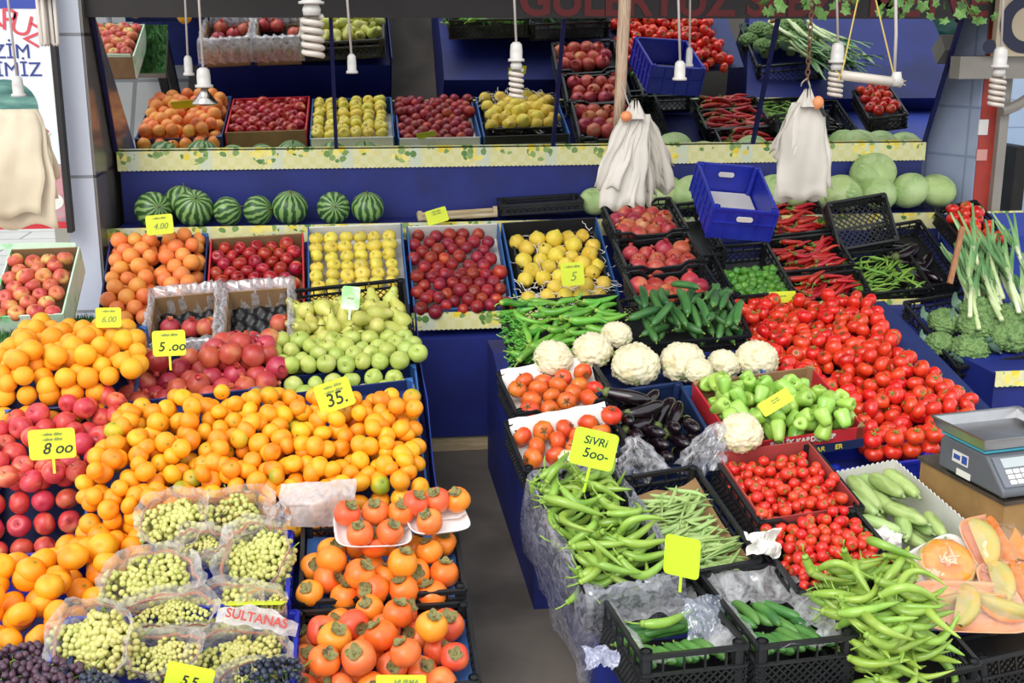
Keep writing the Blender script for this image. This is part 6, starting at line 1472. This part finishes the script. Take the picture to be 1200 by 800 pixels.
# rusty chain with hook
m_rust = mat('rusty_iron', ['5A3A2A', '74503A', '3E2A22'], scale=30, rough=.8)
for b_, dx in ((b1, 0), (b2, 0)):
    q = MB(); q.grid(40, 8, lambda a, b: ((.012+.03*b*(1+.3*math.sin(a*2*PI*5)))*math.cos(a*2*PI), (.012+.026*b*(1+.3*math.sin(a*2*PI*5)))*math.sin(a*2*PI), .035-.05*b+.02*math.sin(a*2*PI*7)*(1-b))); q.build('gathered_top', m_bagw, b_, smooth=True)
o = empty('hanging_chain', Matrix.Translation(at(946, 95, 4.5))); tag(o, 'rusty chain with a hook holding the smaller bag bundle', 'chain'); base = at(946, 95, 4.5)
q = MB(); zc = 0.
i = 0
while zc < .72:
    pts = [((.008*math.cos(t) if i % 2 else 0), (0 if i % 2 else .008*math.cos(t)), zc+.014*math.sin(t)+.012) for t in [2*PI*j/12 for j in range(13)]]; q.tube(pts, .0025, 5, False); zc += .021; i += 1
q.build('chain', m_rust, o, smooth=True)
q = MB(); q.tube([(0, 0, .01), (.012, 0, -.02), (.014, 0, -.05), (0, -.01, -.085), (-.015, -.02, -.075)], .0035, 6); q.tube([(0, 0, .012), (-.02, 0, -.005), (-.024, 0, -.02)], .003, 6); q.build('hook', m_grey, o, smooth=True)
# ivy along the top right
m_ivy = mat('ivy_leaf', ['4C7A34', '6A9448', '3E6A2E'], scale=14, rough=.5, var=.1)
o = empty('ivy_vine', Matrix.Translation(at(1000, -10, 4.7))); tag(o, 'ivy vine trailing along the top right of the sign board', 'vine'); c_ = at(1000, -10, 4.7)
q = MB(); stem = [at(880+i*22, -14+8*math.sin(i*1.7), 4.7+.05*math.sin(i))-c_ for i in range(15)]; q.tube(stem, .004, 5); 
for s0 in (3, 7, 11): q.tube([stem[s0], stem[s0]+Vector((.02, -.02, -.04)), stem[s0]+Vector((.05, -.03, -.1))], .002, 4)
q.build('stem', M_stem, o)
q = MB(); rnd = random.Random(12)
for i in range(70):
    px = rnd.choice((900, 915, 950, 990, 1000, 1040, 1050, 1070, 1098, 1130, 1150, 1165))+rnd.gauss(0, 9); py = -6+rnd.uniform(-12, 28)*(.9 if px < 1090 else 1.1); p = at(px, py, 4.65+rnd.uniform(-.08, .08))-c_
    s = rnd.uniform(.022, .036); M_ = T(p, (PI/2+rnd.gauss(0, .4), rnd.gauss(0, .5), rnd.gauss(0, .5)))
    out = [(0, .9), (.35, .55), (.8, .5), (.55, .05), (.6, -.5), (.2, -.45), (0, -.25), (-.2, -.45), (-.6, -.5), (-.55, .05), (-.8, .5), (-.35, .55)]
    q.add([(0, 0, .15*s)]+[(a*s, -b*s, 0) for a, b in out], [(0, j+1, (j+1) % 12+1) for j in range(12)], M_)
lv = q.build('leaves', m_ivy, o); lv['kind'] = 'stuff'
# chrome tap on the right tiled return, seen in the mirror
# ------------------------------------------------------------------ poster on the left wall
yP = 5.5; m_pw = mat('poster_white', ['DDE0EC', 'E6E8F0'], scale=2, rough=.35)
pz0 = at(40, 268, yP).z; px1 = at(79, 268, yP).x; px0 = px1-.95; pz1 = 2.6
q = MB(); q.box((px0, yP, pz0), (px1, yP+.04, pz1)); po_ = q.build('poster_board', m_pw); tag(po_, 'white poster board with watermelon picture and red and blue lettering', 'poster')
q = MB(); q.box((px1, yP-.01, pz0-.02), (px1+.022, yP+.05, pz1)); q.build('frame', m_dark, po_)
q = MB(); q.box((px0, yP-.003, pz0), (px1, yP-.001, pz0+.03)); q.build('red_strip', m_redc, po_)
q = MB(); q.box((px0, yP-.003, at(20, 10, yP).z), (px1, yP-.001, pz1)); q.build('blue_strip', m_tarpb, po_)
q = MB(); q.box((px0, yP-.003, pz0+.03), (px1, yP-.001, at(70, 192, yP).z)); q.build('picture_field', mat('picture_wood', ['A89AA0', 'C98A90', '7A7480'], scale=5, rough=.4, stretch=(1, 1, 4)), po_)
m_pred = mat('poster_red', 'D04A54', rough=.4); m_pblue = mat('poster_blue', '2A3A86', rough=.4)
for s_, px, py, sz, mm, rz in (('K', -70, 22, .13, m_pred, 8), ('A', -38, 14, .13, m_pred, 4), ('R', -8, 20, .13, m_pred, 0), ('P', 10, 24, .13, m_pred, -4), ('U', 25, 30, .13, m_pred, -18), ('Z', 40, 42, .12, m_pred, -32)):
    p = at(px, py, yP-.003); textobj('lettering', s_, sz, mm, po_, T(p, (PI/2, R(-rz), 0)))
for s_, px, py, sz in (('ÜZÜM', -6, 60, .085), ('ÇEKİRDEKSİZ', -2, 82, .085)):
    pass
p = at(36, 61, yP-.003); textobj('lettering', 'BİZİM', .085, m_pblue, po_, T(p, (PI/2, 0, 0)), align='RIGHT')
p = at(49, 82, yP-.003); textobj('lettering', 'İŞİMİZ', .085, m_pblue, po_, T(p, (PI/2, 0, 0)), align='RIGHT')
def disc(px, py, r, sx, sz, m, name, y=yP-.002, a0=0, a1=360, rot=0):
    p = at(px, py, y); q = MB(); n = 32; pts = [(0, 0, 0)]+[(r*sx*math.cos(R(a0+(a1-a0)*i/n)), 0, r*sz*math.sin(R(a0+(a1-a0)*i/n))) for i in range(n+1)]
    q.add(pts, [(0, i+1, i+2) for i in range(n)]); o = q.build(name, m, po_); o.matrix_basis = T(p, (0, R(rot), 0)); return o
disc(8, 126, .13, 1, .92, mat('printed_rind', ['2E5A58', '4E8078', '7AA698'], scale=9, rough=.4, stretch=(.6, 1, 3)), 'watermelon_picture')
disc(38, 138, .1, 1, 1, mat('printed_pale_rind', 'C9D6C8'), 'rind_picture', yP-.0025, 250, 330, 12)
disc(38, 138, .088, 1, 1, mat('printed_red', ['C4485A', 'D05E68']), 'slice_picture', yP-.003, 250, 330, 12)
disc(40, 225, .1, .9, 1.2, mat('printed_grey', 'D8D6D8'), 'plate_picture', yP-.0035)
for i, (px, py, r) in enumerate(((18, 250, .06), (38, 246, .055), (58, 236, .055))): disc(px, py, r, 1.1, .75, m_white, 'dumpling_picture', yP-.004-.0004*i)

# ------------------------------------------------------------------ street side, seen only in the mirrors
m_ychair = mat('white_moulded_plastic', ['D4D6D8', 'DEE0E2'], scale=5, rough=.4)
o = empty('plastic_chair', T((-1.62, 3.72, 0), (0, 0, .5))); tag(o, 'white moulded plastic chair on the pavement, its leg reflected in the left mirror', 'chair')
q = MB(); q.box((-.22, -.22, .42), (.22, .22, .445)); q.build('seat', m_ychair, o, bev=.008)
q = MB(); q.grid(8, 6, lambda a, b: ((a-.5)*.42, .21+.06*b-.05*(2*a-1)**2*0, .44+.4*b)); q.build('backrest', m_ychair, o, smooth=True, thick=.012)
for x in (-1, 1):
    for y in (-1, 1):
        q = MB(); q.tube([(x*.19, y*.19, .43), (x*.24, y*.25, 0)], [.03, .018], 8); q.build('leg', m_ychair, o, smooth=True)
q = MB(); q.prism([(3.85, 3.7), (4.42, 3.7), (3.86, 4.36)], .04, Matrix(((1, 0, 0, 0), (0, 0, 1, 0), (0, 1, 0, .0), (0, 0, 0, 1)))); tag(q.build('yellow_board', mat('yellow_paint', ['D8A21C', 'E0AC28'], scale=4, rough=.5), bev=.004), 'yellow painted board lying on the ground, seen in the right mirror', 'board')
q = MB(); q.grid(16, 10, lambda a, b: (4.1+a*.9-.2*b, 4.25-.55*(1-a)+b*.35, .03+.16*math.sin(PI*a)*math.sin(PI*b)+.015*math.sin(a*17+b*9))); tag(q.build('green_tarpaulin', mat('dark_green_sheet', ['173A34', '1E4A42', '0E2622'], scale=5, rough=.35), smooth=True, thick=.006), 'crumpled dark green sheet on the ground, seen in the right mirror', 'tarpaulin')
pc = Vector((-1.5, 3.9, 0))
# ------------------------------------------------------------------ light
w = bpy.data.worlds.new('sky'); scene.world = w; w.use_nodes = True; bg = w.node_tree.nodes['Background']; bg.inputs[0].default_value = (.93, .97, 1., 1); bg.inputs[1].default_value = 1.15
sd = bpy.data.lights.new('sun', 'SUN'); sd.energy = 1.6; sd.angle = R(40); sd.color = (1., .96, .9); so = bpy.data.objects.new('sun', sd); COL.objects.link(so); so.rotation_euler = Vector((.45, .75, -.75)).to_track_quat('-Z', 'Y').to_euler()
vs_ = scene.view_settings; vs_.view_transform = 'Standard'; vs_.look = 'None'; vs_.gamma = 1; vs_.use_curve_mapping = False; vs_.exposure = 0.42
for o in PROTO: bpy.data.objects.remove(o)
bpy.context.view_layer.update()
